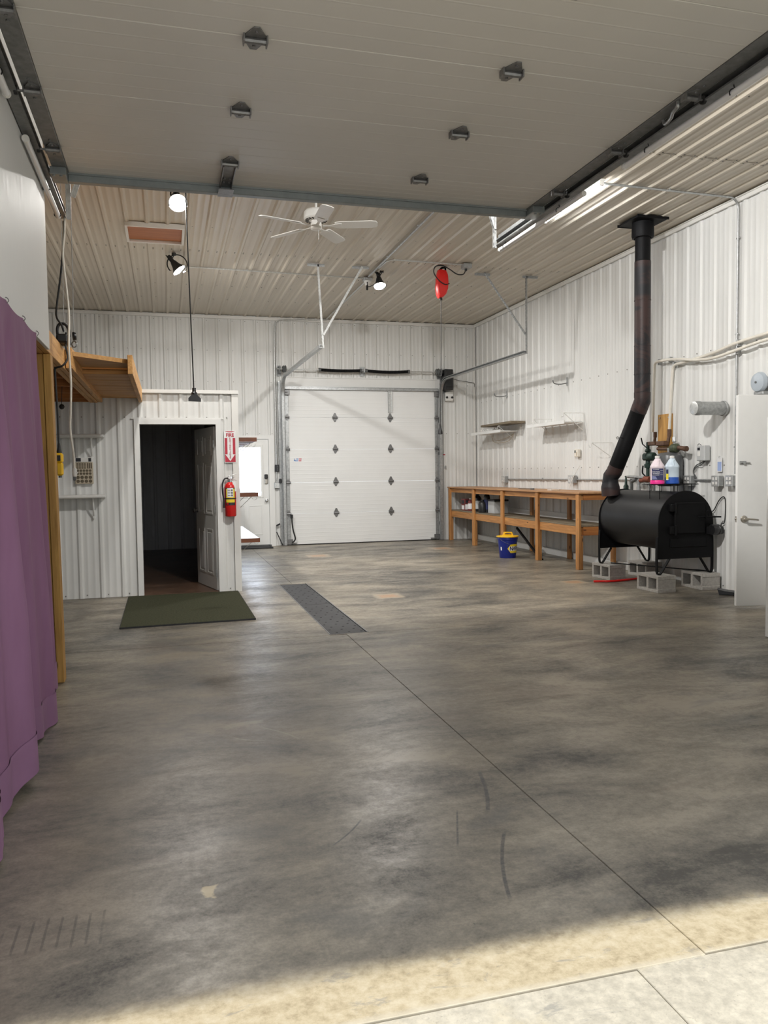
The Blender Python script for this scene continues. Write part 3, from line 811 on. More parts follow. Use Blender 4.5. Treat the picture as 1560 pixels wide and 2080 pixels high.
bl = part('blower', MB().lathe([(0, -.02), (0.055, -.02), (0.062, 0.0), (0.062, 0.05), (0.055, 0.06), (0.062, 0.065), (0.058, 0.09), (0.03, 0.10), (0, 0.10)], (5.955, 7.68, 0.69), (1, 0.15, 0), 20)
          .box(5.93, 5.99, 7.68, 7.752, 0.64, 0.72), M['black_plastic'], stove)
part('motor', MB().box(6.05, 6.095, 7.655, 7.72, 0.645, 0.725, 0.012).cyl((6.04, 7.69, 0.67), (6.10, 7.70, 0.67), 0.03, 12), M['black_plastic'], bl)
part('power_cord', MB().tube(smooth_pts([(6.08, 7.69, 0.72), (6.09, 7.70, 0.755), (6.104, 7.67, 0.77), (6.106, 7.655, 0.90), (6.106, 7.66, 1.03), (6.105, 7.70, 1.06), (6.104, 7.77, 1.01), (6.10, 7.85, 0.90), (6.05, 7.90, 0.86), (6.01, 7.92, 0.86)], 6), 0.006, 8), M['black_rubber'], bl)

# ------------------------------------------------------------------ concrete blocks
def make_block(label):
    t = thing('concrete_block', label, 'block', (0, 0, 0), (0, 0, 0), 'concrete blocks under the stove')
    L, D, H = 0.395, 0.235, 0.19        # cores run along local x (the face with two holes looks to -x)
    def web(y0, y1): return (y0, y1)
    mb = MB()
    mb.box(-D/2, D/2, -L/2, L/2, 0, 0.032, 0.003).box(-D/2, D/2, -L/2, L/2, H-0.032, H, 0.003)
    mb.box(-D/2+.002, D/2-.002, -0.018, 0.018, .03, H-.03)
    for sg in (-1, 1):
        y0, y1 = sorted((sg*L/2*0.985, sg*(L/2-0.034)))
        mb.box(-D/2+.002, D/2-.002, y0, y1, .03, H-.03)
        for z in (0.012, H-0.045):
            mb.box(-D/2+.001, D/2-.001, sg*(L/2-.004)-.006, sg*(L/2-.004)+.006, z, z+0.034, 0.004)
    part('body', mb, M['block'], t, True)
    return t
b0 = make_block('concrete block under the near left leg of the stove, closest to the camera')
BLK = [((5.365, 7.885), 2, None), ((5.42, 8.985), 3, 'concrete block under the back left leg of the stove, beside the red hose end'),
       ((5.965, 7.90), -1, 'concrete block under the near right leg of the stove, close to the ribbed wall'),
       ((5.97, 9.02), 2, 'concrete block under the back right leg of the stove, half hidden behind the nearest block')]
for i, (p, a, lab) in enumerate(BLK):
    b = b0 if i == 0 else copy_tree(b0)
    b.location = (p[0], p[1], 0.0); b.rotation_euler = (0, 0, math.radians(a))
    if lab: b['label'] = lab
single('red_hose', MB().tube(smooth_pts([(5.04, 8.70, 0.014), (5.15, 8.665, 0.014), (5.22, 8.64, 0.014), (5.40, 8.655, 0.014), (5.60, 8.70, 0.016), (5.72, 8.72, 0.016), (5.95, 8.60, 0.016)], 6), 0.013, 8),
       M['red_plastic'], 'red hose lying on the floor between the concrete blocks', 'hose')

# ------------------------------------------------------------------ flue pipe
fp = thing('stove_pipe', 'tall black flue pipe rising from the stove to the ceiling with an angled lower run', 'stove pipe', (5.55, 8.46, 4.33))
FX, FY = 5.555, 8.46
part('ceiling_flange', MB().box(FX-.205, FX+.205, FY-.21, FY+.21, ZC-0.045, ZC-0.022, 0.003).box(FX-.21, FX+.21, FY-.215, FY-.205, ZC-.05, ZC-.02).box(FX-.21, FX+.21, FY+.205, FY+.215, ZC-.05, ZC-.02), M['black_metal'], fp)
part('support_collar', MB().lathe([(0.125, ZC-.03), (0.130, ZC-.19), (0.122, ZC-.22), (0.10, ZC-.225)], (FX, FY, 0), (0, 0, 1), 28), M['black_metal'], fp)
zt = [4.15, 3.86, 3.40, 2.86, 2.52, 2.30]
rr = [0.090, 0.095, 0.094, 0.095, 0.094, 0.096]
for i in range(5):
    part('pipe_section', MB().tube([(FX, FY, zt[i]), (FX, FY, zt[i+1]+.012), (FX, FY, zt[i+1]+.010), (FX, FY, zt[i+1])], [rr[i], rr[i], rr[i]+.003, rr[i]+.003], 28), M['black_metal'] if i == 0 else M['flue'], fp)
E1 = Vector((FX, FY, 2.20)); E2 = Vector((5.425, 8.86, 1.36))
dv = (E2-E1).normalized()
# elbow of three gores, straight slanted run, lower elbow, reducer onto the stove
part('elbow', MB().tube([(FX, FY, 2.31), (FX, FY, 2.255), E1+dv*0.02+Vector((0.004, -.012, 0.03)), E1+dv*0.10, E1+dv*0.13], 0.097, 28), M['flue'], fp)
part('pipe_section', MB().tube([E1+dv*0.12, E1+dv*0.50, E1+dv*0.505, E1+dv*0.86], [0.094, 0.094, 0.097, 0.097], 28), M['black_metal'], fp, label='slanted lower pipe section')
B0 = Vector((5.40, 8.915, 1.10))
part('elbow', MB().tube([E2-dv*0.09, E2, Vector((5.405, 8.91, 1.30)), Vector((5.40, 8.915, 1.235))], [0.096, 0.098, 0.098, 0.098], 28), M['flue'], fp)
part('reducer', MB().tube([(5.40, 8.915, 1.24), (5.40, 8.915, 1.215), (5.40, 8.915, 1.175), (5.40, 8.915, 1.16), (5.41, 8.915, 1.06)], [0.100, 0.100, 0.112, 0.114, 0.114], 28), M['flue'], fp)
sp_ = E1+dv*0.48
part('damper_handle', MB().cyl(sp_+Vector((-.09, -.03, 0)), sp_+Vector((-.15, -.05, 0.004)), 0.006, 8).tube(smooth_pts([sp_+Vector((-.15, -.05, 0.0)), sp_+Vector((-.18, -.06, 0.012)), sp_+Vector((-.20, -.065, 0.0)), sp_+Vector((-.18, -.06, -.012)), sp_+Vector((-.15, -.05, 0.0))], 4), 0.005, 6), M['chrome'], fp)

# ------------------------------------------------------------------ workbench
wbn = thing('workbench', 'long wooden workbench with a lower shelf along the right wall', 'workbench', (5.8, 12.4, 0))
part('worktop', MB().box(5.455, 6.10, 9.80, 15.12, 1.052, 1.075, 0.003), M['ply_y'], wbn)
for y0, y1 in ((9.84, 11.14), (11.14, 12.46), (12.46, 13.77), (13.77, 15.07)):
    part('front_rail', MB().box(5.505, 5.543, y0+.012, y1-.012, 0.965, 1.050, 0.003), M['old_y'], wbn)
    part('shelf_rail', MB().box(5.507, 5.545, y0+.03, y1-.03, 0.475, 0.595, 0.003), M['old_y'], wbn)
part('end_rail', MB().box(5.545, 6.06, 9.842, 9.880, 0.965, 1.050, 0.003), M['old_x'], wbn)
part('back_rail', MB().box(6.03, 6.068, 9.88, 15.07, 0.965, 1.050, 0.003), M['old_y'], wbn)
part('end_shelf_rail', MB().box(5.545, 6.05, 9.842, 9.880, 0.475, 0.595, 0.003), M['old_x'], wbn)
for k in range(3):
    part('shelf_board', MB().box(5.512+k*0.17, 5.512+(k+1)*0.17-.004, 9.84, 15.08, 0.597, 0.617, 0.002), M['grey_board'], wbn)
for y in (9.88, 11.14, 12.46, 13.77, 15.05):
    part('leg', MB().box(5.468, 5.506, y-.045, y+.045, 0.0, 1.050, 0.003).box(5.506, 5.546, y-.028, y+.03, 0.0, 0.47, 0.003), M['old_z'], wbn)
    part('leg', MB().box(6.012, 6.05, y-.045, y+.045, 0.0, 0.963, 0.003), M['old_z'], wbn)

# ------------------------------------------------------------------ left: post, header beam, curtain, lofts
pt = thing('timber_post', 'doubled timber post standing beside the purple curtain', 'post', (-0.755, 5.78, 0))
part('stud', MB().beam((-0.778, 5.765, 0.0), (-0.796, 5.765, 2.208), 0.047, 0.110, (0, 1, 0), 0.003), M['wood_z'], pt)
part('stud', MB().beam((-0.728, 5.755, 0.0), (-0.746, 5.755, 2.208), 0.047, 0.110, (0, 1, 0), 0.003), M['wood_z'], pt)
hb = thing('header_beam', 'long timber header beam running from the white wall panel to the inner shed', 'beam', (-0.76, 6, 2.21))
part('plank', MB().box(-0.762, -0.724, YF+.02, 9.47, 2.210, 2.365, 0.003), M['wood_y'], hb)
part('plank', MB().box(-0.808, -0.766, YF+.02, 9.47, 2.210, 2.365, 0.003), M['wood_y'], hb)

lo = thing('storage_loft', 'dark timber joists of the loft floor to the left of the header beam', 'loft', (-1.7, 8, 2.22))
for y in (6.55, 7.15, 7.78, 8.42, 9.05, 9.40):
    part('joist', MB().box(-2.7, -0.812, y, y+.038, 2.215, 2.355, 0.003), M['old_x'], lo)
part('deck', MB().box(-2.7, -0.77, 5.83, 9.46, 2.367, 2.385), M['ply_x'], lo)

pf = thing('loft_platform', 'shallow timber platform with plank underside hanging over the shed doorway', 'platform', (-0.48, 8, 2.22))
part('side_rail', MB().box(-0.718, -0.672, 6.50, 9.46, 2.215, 2.375, 0.003), M['wood_y'], pf)
part('side_rail', MB().box(-0.285, -0.245, 6.85, 9.498, 2.222, 2.378, 0.003), M['wood_y'], pf)
part('front_board', MB().prism([(-0.670, 6.56), (-0.287, 6.93), (-0.287, 7.24), (-0.670, 7.24)], (0, 0, 2.318), (1, 0, 0), (0, 1, 0), (0, 0, 0.034)), M['ply_x'], pf)
for k in range(10):
    y = 7.27+k*0.236
    part('plank', MB().box(-0.712, -0.287, y, min(y+.222, 9.498), 2.268+0.001*(k % 2), 2.305, 0.003), M['wood_x'], pf)
part('deck', MB().box(-0.670, -0.287, 7.25, 9.498, 2.307, 2.322), M['ply_x'], pf)

# curtain
def curtain():
    root = thing('curtain', 'purple cloth curtain hanging across the opening on the left', 'curtain', (-0.72, 3.8, 2.2))
    ns, nt = 150, 40
    random.seed(3)
    ph = [random.uniform(0, 6.28) for _ in range(8)]
    def pt_(s, t, off=0.0):
        # s along the wall from near to far, t from the top down
        ytop = 2.25+(4.92-2.25)*s; ybot = 2.25+(5.34-2.25)*s
        y = ytop+(ybot-ytop)*t**1.1
        yy = 2.25+2.9*s
        amp = 0.020+0.062*min(1, t*1.5)
        f = 0.50*math.sin(yy*8.2+ph[0]+0.6*math.sin(yy*2.1))+0.42*abs(math.sin(yy*9.5+ph[1]+t*0.7))+0.30*math.sin(yy*23+ph[2]+t*0.5)*(1-0.35*t)
        big = 0.032*t*(1/(1+math.exp((yy-4.12)*9.0)))-0.03*t*(1 if yy > 4.2 else 0)*0
        x = -0.706+amp*f*0.8+big+0.006*t+off
        x = max(x, -0.80)
        if t < 0.06: x = -0.694+(x+0.694)*(t/0.06)
        sag = 0.016*abs(math.sin(s*PI*6.0))
        z = 2.214-sag*(1-t)-(2.214-0.035-0.03*math.sin(yy*5+1))*t
        return Vector((x, y, z))
    t_h = 0.925
    vs = []; fs = []
    for i in range(ns+1):
        for j in range(nt+1): vs.append(pt_(i/ns, t_h*j/nt))
    for i in range(ns):
        for j in range(nt):
            a = i*(nt+1)+j; fs.append((a, a+1, a+nt+2, a+nt+1))
    part('cloth', MB().add(vs, fs), M['curtain'], root)
    vs = []; fs = []; nh = 5
    for i in range(ns+1):
        for j in range(nh+1): vs.append(pt_(i/ns, t_h-0.006+(1-t_h+0.006)*j/nh, 0.004))
    for i in range(ns):
        for j in range(nh):
            a = i*(nh+1)+j; fs.append((a, a+1, a+nh+2, a+nh+1))
    part('hem', MB().add(vs, fs), M['hem'], root, label='double stitched hem along the bottom')
    for k in range(7):
        p = pt_(k/6, 0.0)
        part('hook', MB().tube(smooth_pts([p+Vector((0.004, 0, -.016)), p+Vector((0.012, 0, -.004)), p+Vector((0.006, 0, 0.008)), p+Vector((-0.002, 0, 0.010))], 3), 0.0022, 6), M['hinge'], root)
curtain()

# ------------------------------------------------------------------ near door tracks and the tubes clipped to them
def track(name, label, X, side, y0, y1, z):
    t = thing(name, label, 'door track', (X, y1, z), group='overhead door tracks')
    sec = [(-.028, -.025), (-.028, .025), (.028, .025), (.028, .016), (-.022, .016), (-.022, -.016), (.028, -.016), (.028, -.025)]
    if side > 0: sec = [(-a, b) for a, b in sec][::-1]
    part('channel', MB().sweep([(X, y0, z), (X, y1, z)], sec, (0, 0, 1)), M['galv_dark'], t)
    # top angle and end hangers
    xa = X+side*0.02
    part('stiffener_angle', MB().box(xa-.004, xa+.004, y0, y1, z+.02, z+.075).box(xa-.03*(side < 0), xa+.03*(side > 0), y0, y1, z+.026, z+.032), M['galv_dark'], t)
    return t
def perf_angle(p0, p1, w=0.032, up=(0, 1, 0)):
    """perforated angle: two thin legs with slots shown as raised rims"""
    p0, p1 = Vector(p0), Vector(p1)
    d = (p1-p0); L = d.length; d.normalize(); u = Vector(up)
    s = d.cross(u).normalized(); u = s.cross(d).normalized()
    mb = MB().sweep([p0, p1], [(0, 0), (w, 0), (w, .004), (.004, .004), (.004, w), (0, w)], u)
    return mb, d, s, u, L
def perf_holes(d, s, u, L, p0, w=0.032, step=0.05):
    mb = MB(); p0 = Vector(p0); n = int(L/step)
    for k in range(n):
        c = p0+d*(step*(k+.5))
        for (a, nrm) in ((s, u), (u, s)):
            q = c+a*(w*0.55)-nrm*0.0008
            mb.add([q-d*.012-a*.004, q+d*.012-a*.004, q+d*.012+a*.004, q-d*.012+a*.004], [(0, 1, 2, 3)])
    return mb
def hanger(parent, segs, m='galv_light'):
    for (p0, p1, up) in segs:
        mb, d, s, u, L = perf_angle(p0, p1, 0.032, up)
        h = part('hanger_angle', mb, M[m], parent)
        part('slot_row', perf_holes(d, s, u, L, p0), M['hole'], h, kind='stuff')
ZT = 3.245
tl = track('door_track', 'horizontal door track along the left edge of the open overhead door', -0.665, -1, YF+.02, 6.12, ZT)
hanger(tl, [((-0.632, 6.07, 3.20), (-0.632, 6.07, ZC-.01), (0, -1, 0)), ((-0.60, 6.06, 3.36), (-0.25, 6.06, ZC-.01), (0, -1, 0))])
tr = track('door_track', 'horizontal door track along the right edge of the open overhead door', 2.655, 1, YF+.02, 6.12, ZT)
hanger(tr, [((2.60, 6.07, 3.20), (2.60, 6.07, ZC-.01), (0, -1, 0)), ((2.60, 6.06, 3.34), (2.25, 6.06, ZC-.01), (0, -1, 0))], 'galv')
def clip_tube(label, X, y0, y1, z, group, clips):
    t = thing('tube_lamp', label, 'tube lamp', (X, (y0+y1)/2, z), group=group)
    part('tube', MB().cyl((X, y0+.02, z), (X, y1-.02, z), 0.017, 14), M['tube_off'], t)
    for y in (y0, y1-.02): part('end_cap', MB().cyl((X, y, z), (X, y+.02, z), 0.019, 14), M['white_plastic'], t)
    for y in clips:
        part('clip', MB().tube(arc((X, y, z), (1, 0, 0), (0, 0, 1), 0.021, -0.2*PI, 1.2*PI, 10)[::-1]+[Vector((X, y, z+.05))], 0.003, 6), M['black_plastic'], t)
GT = 'white tubes clipped under the overhead door tracks'
clip_tube('unlit white tube under the left door track, at the far end of the track', -0.672, 4.62, 5.94, 3.18, GT, (5.38, 5.90))
clip_tube('unlit white tube under the left door track, cut by the left edge of the picture', -0.672, 2.90, 4.12, 3.18, GT, (3.2, 3.9))
clip_tube('unlit white tube under the right door track, at the far end of the track', 2.655, 4.70, 6.05, 3.18, GT, (5.05, 5.95))
clip_tube('unlit white tube under the right door track, nearest the camera', 2.655, 2.75, 4.24, 3.18, GT, (3.3, 4.0))

# ------------------------------------------------------------------ far door hardware
def far_track(name, label, X, side):
    t = thing(name, label, 'door track', (X, 13, 3.2), group='far garage door tracks')
    sec = [(-.026, -.025), (-.026, .025), (.026, .025), (.026, .016), (-.02, .016), (-.02, -.016), (.026, -.016), (.026, -.025)]
    if side > 0: sec = [(-a, b) for a, b in sec][::-1]
    R = 0.36
    pts = [Vector((X, 11.22, 3.19)), Vector((X, 13.0, 3.20))]+arc((X, 15.115-R, 3.205-R), (0, 1, 0), (0, 0, 1), R, PI/2, 0, 10)+[Vector((X, 15.115, 1.5)), Vector((X, 15.115, 0.01))]
    part('channel', MB().sweep(pts, sec, (0, 0, 1)), M['galv'], t)
    for z in (0.35, 1.05, 1.75, 2.4):
        part('wall_bracket', MB().box(X+side*.0-.02, X+.02, 15.13, YB-.005, z-.03, z+.03).box(X+side*.01-.03, X+side*.01+.03, YB-.03, YB-.02, z-.035, z+.035), M['galv'], t)
    part('jamb_angle', MB().box(X+side*.035-.003, X+side*.035+.003, 15.12, YB-.02, 0.01, 3.15).box(X+side*.035, X+side*.075, YB-.03, YB-.024, 0.01, 3.15), M['galv'], t)
    return t
t1 = far_track('garage_door_track', 'galvanised track curving from the left side of the far garage door to its ceiling hanger', 2.165, -1)
hanger(t1, [((2.185, 11.24, 3.17), (2.125, 11.24, ZC-.012), (0, -1, 0)), ((2.19, 11.23, 3.36), (2.775, 11.23, ZC-.012), (0, -1, 0))])
hanger(t1, [((1.99, 11.24, ZC-.018), (2.24, 11.24, ZC-.018), (0, -1, 0)), ((2.64, 11.24, ZC-.018), (2.89, 11.24, ZC-.018), (0, -1, 0))], 'galv')
t2 = far_track('garage_door_track', 'galvanised track curving from the right side of the far garage door to its ceiling hanger', 5.325, 1)
hanger(t2, [((5.345, 11.24, 3.17), (5.345, 11.24, ZC-.012), (0, -1, 0)), ((5.33, 11.23, 3.45), (4.66, 11.23, ZC-.012), (0, -1, 0))], 'galv')
hanger(t2, [((5.30, 11.24, ZC-.018), (5.55, 11.24, ZC-.018), (0, -1, 0)), ((4.52, 11.24, ZC-.018), (4.77, 11.24, ZC-.018), (0, -1, 0))], 'galv')
ts = thing('torsion_shaft', 'torsion spring shaft with black springs above the far garage door', 'spring shaft', (3.75, 15.08, 3.36))
YT, ZTS = 15.09, 3.36
part('shaft', MB().cyl((2.07, YT, ZTS), (5.36, YT, ZTS), 0.0125, 10), M['galv_light'], ts)
def spring(x0, x1, sag):
    n = 60; pts = []
    for i in range(n+1):
        u = i/n; pts.append((x0+(x1-x0)*u, YT, ZTS-sag*math.sin(PI*u)))
    return MB().tube(pts, [0.033 if i % 2 else 0.0275 for i in range(n+1)], 10)
part('spring', spring(2.88, 3.71, 0.012), M['black_metal'], ts)
part('spring', spring(3.79, 4.67, 0.020), M['black_metal'], ts)
for x in (2.88, 3.69, 3.80, 4.66): part('winding_cone', MB().cyl((x-.02, YT, ZTS), (x+.02, YT, ZTS), 0.037, 12), M['dark_grey'], ts)
part('centre_bracket', MB().box(3.735, 3.765, YT-.05, YB-.021, ZTS-.04, ZTS+.04, 0.004).box(3.70, 3.80, YB-.03, YB-.021, ZTS-.09, ZTS+.09), M['galv'], ts)
for x in (2.20, 5.26): part('cable_drum', MB().lathe([(0.0, -.035), (0.055, -.035), (0.07, -.02), (0.06, 0), (0.075, 0.02), (0.06, .035), (0, .035)], (x, YT, ZTS), (1, 0, 0), 20), M['dark_grey'], ts)
for x in (2.11, 5.33): part('end_bracket', MB().box(x-.006, x+.006, YT-.06, YB-.021, ZTS-.08, ZTS+.06, 0.002).box(x-.03, x+.05, YB-.03, YB-.02, ZTS-.12, ZTS+.08), M['galv_dark'], ts)
for x in (2.20, 5.26): part('lift_cable', MB().cyl((x-.02, YT+.06, ZTS-.03), (x-.02, YB-.03, 0.08), 0.002, 5), M['galv'], ts)
go = thing('door_operator', 'black door operator motor box on the wall right of the far garage door', 'opener', (5.45, 15.1, 3.2))
part('housing', MB().box(5.365, 5.545, YB-.30, YB-.025, 3.0, 3.41, 0.012), M['black_plastic'], go)
part('mount_plate', MB().box(5.385, 5.525, YB-.022, YB-.012, 2.95, 3.45), M['galv'], go)
part('vent_cover', MB().box(5.385, 5.525, YB-.312, YB-.299, 3.06, 3.36, 0.006), M['black_plastic'], go)
part('coupling', MB().cyl((5.30, YT, ZTS), (5.37, YT, ZTS), 0.03, 12), M['dark_grey'], go)
part('wire', MB().tube(smooth_pts([(5.545, YB-.12, 3.26), (5.7, YB-.1, 3.22), (5.95, YB-.06, 3.19), (6.08, YB-.05, 3.17), (6.09, YB-.05, 3.10)], 6), 0.005, 6), M['black_rubber'], go)
wbx = thing('control_box', 'small white control box with two black knobs under the door operator', 'control box', (5.53, 15.2, 2.9))
part('case', MB().box(5.445, 5.62, YB-.10, YB-.018, 2.80, 2.99, 0.012), M['white_plastic'], wbx)
for x in (5.475, 5.585): part('knob', MB().cyl((x, YB-.10, 2.87), (x, YB-.125, 2.87), 0.022, 12), M['black_plastic'], wbx)

# ================================================================== LAMPS, FAN, CEILING
def area(name, loc, aim, size, power, color=(1, 0.94, 0.86), spread=PI):
    d = bpy.data.lights.new(name, 'AREA'); d.shape = 'DISK'; d.size = size; d.energy = power; d.color = color; d.spread = spread
    o = bpy.data.objects.new(name, d); COL.objects.link(o)
    o.location = loc; o.rotation_euler = Vector(aim).to_track_quat('-Z', 'Y').to_euler()
    return o
def work_lamp(label, c, aim, mount, power, col, throw=None):
    """clamp work lamp: dark ribbed housing, flared reflector, lit face"""
    A = Vector(aim).normalized(); c = Vector(c)
    t = thing('work_lamp', label, 'lamp', tuple(c), group='bright clamp lamps under the ceiling')
    part('reflector', MB().lathe([(0.030, -.15), (0.042, -.12), (0.055, -.07), (0.092, -.005), (0.098, 0.004), (0.090, 0.0), (0.05, -.06), (0.0, -.07)], c, A, 24), M['black_plastic'], t)
    part('lit_face', MB().lathe([(0, 0.006), (0.05, 0.004), (0.086, -0.004), (0.086, -.010), (0, -.010)], c, A, 24), M['lamp_face'], t)
    part('socket', MB().lathe([(0, -.24), (0.026, -.235), (0.032, -.20), (0.028, -.15), (0, -.145)], c, A, 16), M['black_plastic'], t)
    s0 = c-A*0.2
    part('bracket', MB().tube(smooth_pts([s0, s0+Vector((-0.05, 0.0, 0.03)), Vector(mount)+Vector((-.04, 0, -.05)), Vector(mount)], 5), 0.007, 6).cyl(Vector(mount), Vector(mount)+Vector((0, 0, 0.03)), 0.03, 10), M['black_plastic'], t)
    l = area('lamp_light', tuple(c+A*0.03), throw or aim, 0.17, power, col)
    return t
work_lamp('bright clamp lamp just under the open overhead door, left of the ceiling fan', (0.185, 8.52, 4.17), (0.05, -0.75, -0.75), (0.16, 8.62, ZC-.04), LAMP_POWER*0.66, (1.0, 0.97, 0.92), (0.08, 0.0, -1))
L2 = work_lamp('clamp lamp beyond the ceiling hatch with a loop of black cord, tilted to the right', (0.235, 11.06, 4.115), (0.62, -0.15, -0.85), (0.17, 11.12, ZC-.04), LAMP_POWER*1.2, (1.0, 0.98, 0.95), (0.22, 0.22, -0.9))
part('cord_loop', MB().tube(arc((0.21, 11.10, 4.20), (1, 0, 0), (0, .1, 1), 0.13, -0.3*PI, 1.25*PI, 20), 0.008, 8), M['black_rubber'], L2)
L3 = work_lamp('clamp lamp hanging beside the red cord reel near the far garage door', (3.115, 11.48, 4.14), (0.02, -0.35, -1), (3.13, 11.42, ZC-.04), LAMP_POWER*1.15, (1.0, 0.98, 0.95), (0.05, 0.12, -1))
part('plug_lead', MB().tube(smooth_pts([(3.11, 11.42, 4.20), (3.04, 11.55, 4.17), (3.00, 11.72, 4.18), (3.00, 11.78, 4.26)], 5), 0.007, 6), M['black_rubber'], L3)

work_lamp('clamp lamp on the ceiling above the open overhead door', (1.9, 4.85, 4.14), (0.5, 0.42, -0.75), (1.86, 4.8, ZC-.04), LAMP_POWER*1.9, (1.0, 0.98, 0.95))
def ceiling_tube(label, X, y0, y1, z, m, strength_light=None, along='y'):
    t = thing('tube_fixture', label, 'light', (X, (y0+y1)/2, z))
    part('batten', MB().box(X-.035, X+.035, y0, y1, z+.022, ZC-.02, 0.004), M['white_paint'], t)
    part('tube', MB().cyl((X, y0+.03, z), (X, y1-.03, z), 0.019, 14), m, t)
    for y in (y0, y1-.03): part('socket', MB().box(X-.02, X+.02, y, y+.03, z-.022, z+.024, 0.004), M['white_plastic'], t)
    return t
ceiling_tube('lit tube fixture on the ceiling right of the open overhead door', 4.345, 7.33, 8.62, 4.295, M['tube_lit'])
ceiling_tube('lit tube fixture on the ceiling above the open overhead door', 1.6, 4.05, 5.25, 4.295, emis('lit warm tube', (1.0, 0.985, 0.96), 120.0))

# ceiling fan
fx, fy = 1.585, 8.36
fan = thing('ceiling_fan', 'white five-blade ceiling fan hanging below the ribbed ceiling', 'fan', (fx, fy, ZC))
part('down_rod', MB().cyl((fx, fy, 4.14), (fx, fy, ZC-.01), 0.013, 10).lathe([(0.0, ZC-.01), (0.065, ZC-.012), (0.06, ZC-.05), (0.03, ZC-.08), (0, ZC-.08)], (fx, fy, 0), (0, 0, 1), 18), M['white_paint'], fan)
mt = part('motor_housing', MB().lathe([(0, 4.155), (0.05, 4.155), (0.11, 4.145), (0.128, 4.125), (0.130, 4.06), (0.118, 4.045), (0.06, 4.035), (0, 4.035)], (fx, fy, 0), (0, 0, 1), 32), M['white_paint'], fan)
vent = MB()
for k in range(18):
    a = 2*PI*k/18
    vent.obox((fx+.095*math.cos(a), fy+.095*math.sin(a), 4.040), (0.04, 0.010, 0.006), Matrix.Rotation(a, 3, 'Z'))
part('vent_slots', vent, M['hole'], mt, kind='stuff')
part('switch_housing', MB().lathe([(0, 4.035), (0.055, 4.035), (0.052, 4.02), (0.058, 4.005), (0.06, 3.955), (0.045, 3.943), (0, 3.94)], (fx, fy, 0), (0, 0, 1), 24), M['white_plastic'], fan)
part('pull_chain', MB().cyl((fx+.02, fy-.02, 3.945), (fx+.02, fy-.02, 3.84), 0.002, 5).lathe([(0, -.012), (.006, 0), (0, .012)], (fx+.02, fy-.02, 3.83), (0, 0, 1), 8), M['galv_light'], fan)
for k in range(5):
    a = math.radians(54+72*k)
    R = Matrix.Rotation(a, 3, 'Z') @ Matrix.Rotation(math.radians(-12), 3, 'X')
    o = Vector((fx, fy, 3.985))
    poly = [(0.20, -.055), (0.24, -.066), (0.58, -.070), (0.63, -.060), (0.645, -.03), (0.645, .03), (0.63, .060), (0.58, .070), (0.24, .066), (0.20, .055)]
    b = part('blade', MB().prism(poly, o, R @ Vector((1, 0, 0)), R @ Vector((0, 1, 0)), R @ Vector((0, 0, 0.007))), M['white_paint'], fan)
    part('blade_iron', MB().prism([(0.07, -.018), (0.15, -.012), (0.20, -.035), (0.27, -.04), (0.27, .04), (0.20, .035), (0.15, .012), (0.07, .018)], o-Vector((0, 0, .006)), R @ Vector((1, 0, 0)), R @ Vector((0, 1, 0)), R @ Vector((0, 0, 0.005))), M['white_paint'], b)

# attic hatch
hx0, hx1, hy0, hy1 = -0.40, 0.285, 9.83, 10.52
hz = ZC-.022
ha = thing('ceiling_hatch', 'square attic hatch with a brown panel and white trim in the ceiling', 'hatch', ((hx0+hx1)/2, (hy0+hy1)/2, hz))
part('panel', MB().box(hx0+.03, hx1-.03, hy0+.03, hy1-.03, hz-.008, hz+.01), M['hatch'], ha)
for (a, b, c, d) in [(hx0, hx1, hy0, hy0+.03), (hx0, hx1, hy1-.03, hy1), (hx0, hx0+.03, hy0+.03, hy1-.03), (hx1-.03, hx1, hy0+.03, hy1-.03)]:
    part('trim', MB().box(a, b, c, d, hz-.045, hz+.012, 0.003), M['steel_trim'], ha)

# ------------------------------------------------------------------ conduit runs
def conduit(label, pts, r=0.011, m='galv', straps=(), name='conduit', cat='conduit'):
    t = thing(name, label, cat, tuple(pts[0]))
    part('tube', MB().tube(pts, r, 10), M[m], t)
    for (p, ax) in straps:
        p = Vector(p); ax = Vector(ax)
        part('strap', MB().obox(p, tuple(0.016 if abs(a) < .5 else 0.05 for a in ax), None, 0.002), M['galv'], t)
    return t
zc = ZC-.032
conduit('thick conduit pair crossing the ceiling from the fan towards the far wall', [(2.985, 6.2, zc), (3.005, 11.7, zc)], 0.014, 'galv', [((2.99, 9.2, zc+.005), (1, 0, 0)), ((3.0, 10.6, zc+.005), (1, 0, 0))])
conduit('conduit from the junction box to the back wall ceiling corner', [(3.035, 11.95, zc), (3.03, 13.5, zc)]+arc((3.03-.12, 15.08, zc), (1, 0, 0), (0, 1, 0), 0.12, 0, PI/2, 6)+[(2.3, 15.20, zc-.03)]+arc((2.17, 15.20, zc-.16), (0, 0, 1), (-1, 0, 0), 0.13, 0, PI/2, 6)+[(2.03, 15.205, 3.3), (2.03, 15.205, 1.52)], 0.012, 'galv_light')
conduit('second wall conduit left of the far garage door', [(2.068, 15.212, ZC-.08), (2.068, 15.212, 1.557)], 0.009, 'galv_light')
conduit('thin conduit across the ceiling to the clamp lamp beyond the hatch', [(0.30, 11.70, zc), (2.97, 11.84, zc)], 0.010, 'galv_light', [((1.2, 11.745, zc+.006), (0, 1, 0)), ((2.2, 11.80, zc+.006), (0, 1, 0))])
conduit('conduit across the ceiling to the red cord reel outlet', [(3.03, 11.2, zc), (3.035, 10.9, zc)]+arc((3.155, 10.85, zc), (-1, 0, 0), (0, -1, 0), 0.12, 0, PI/2, 5)+[(4.17, 10.775, zc)], 0.011, 'galv_light', [((3.6, 10.755, zc+.006), (0, 1, 0))])
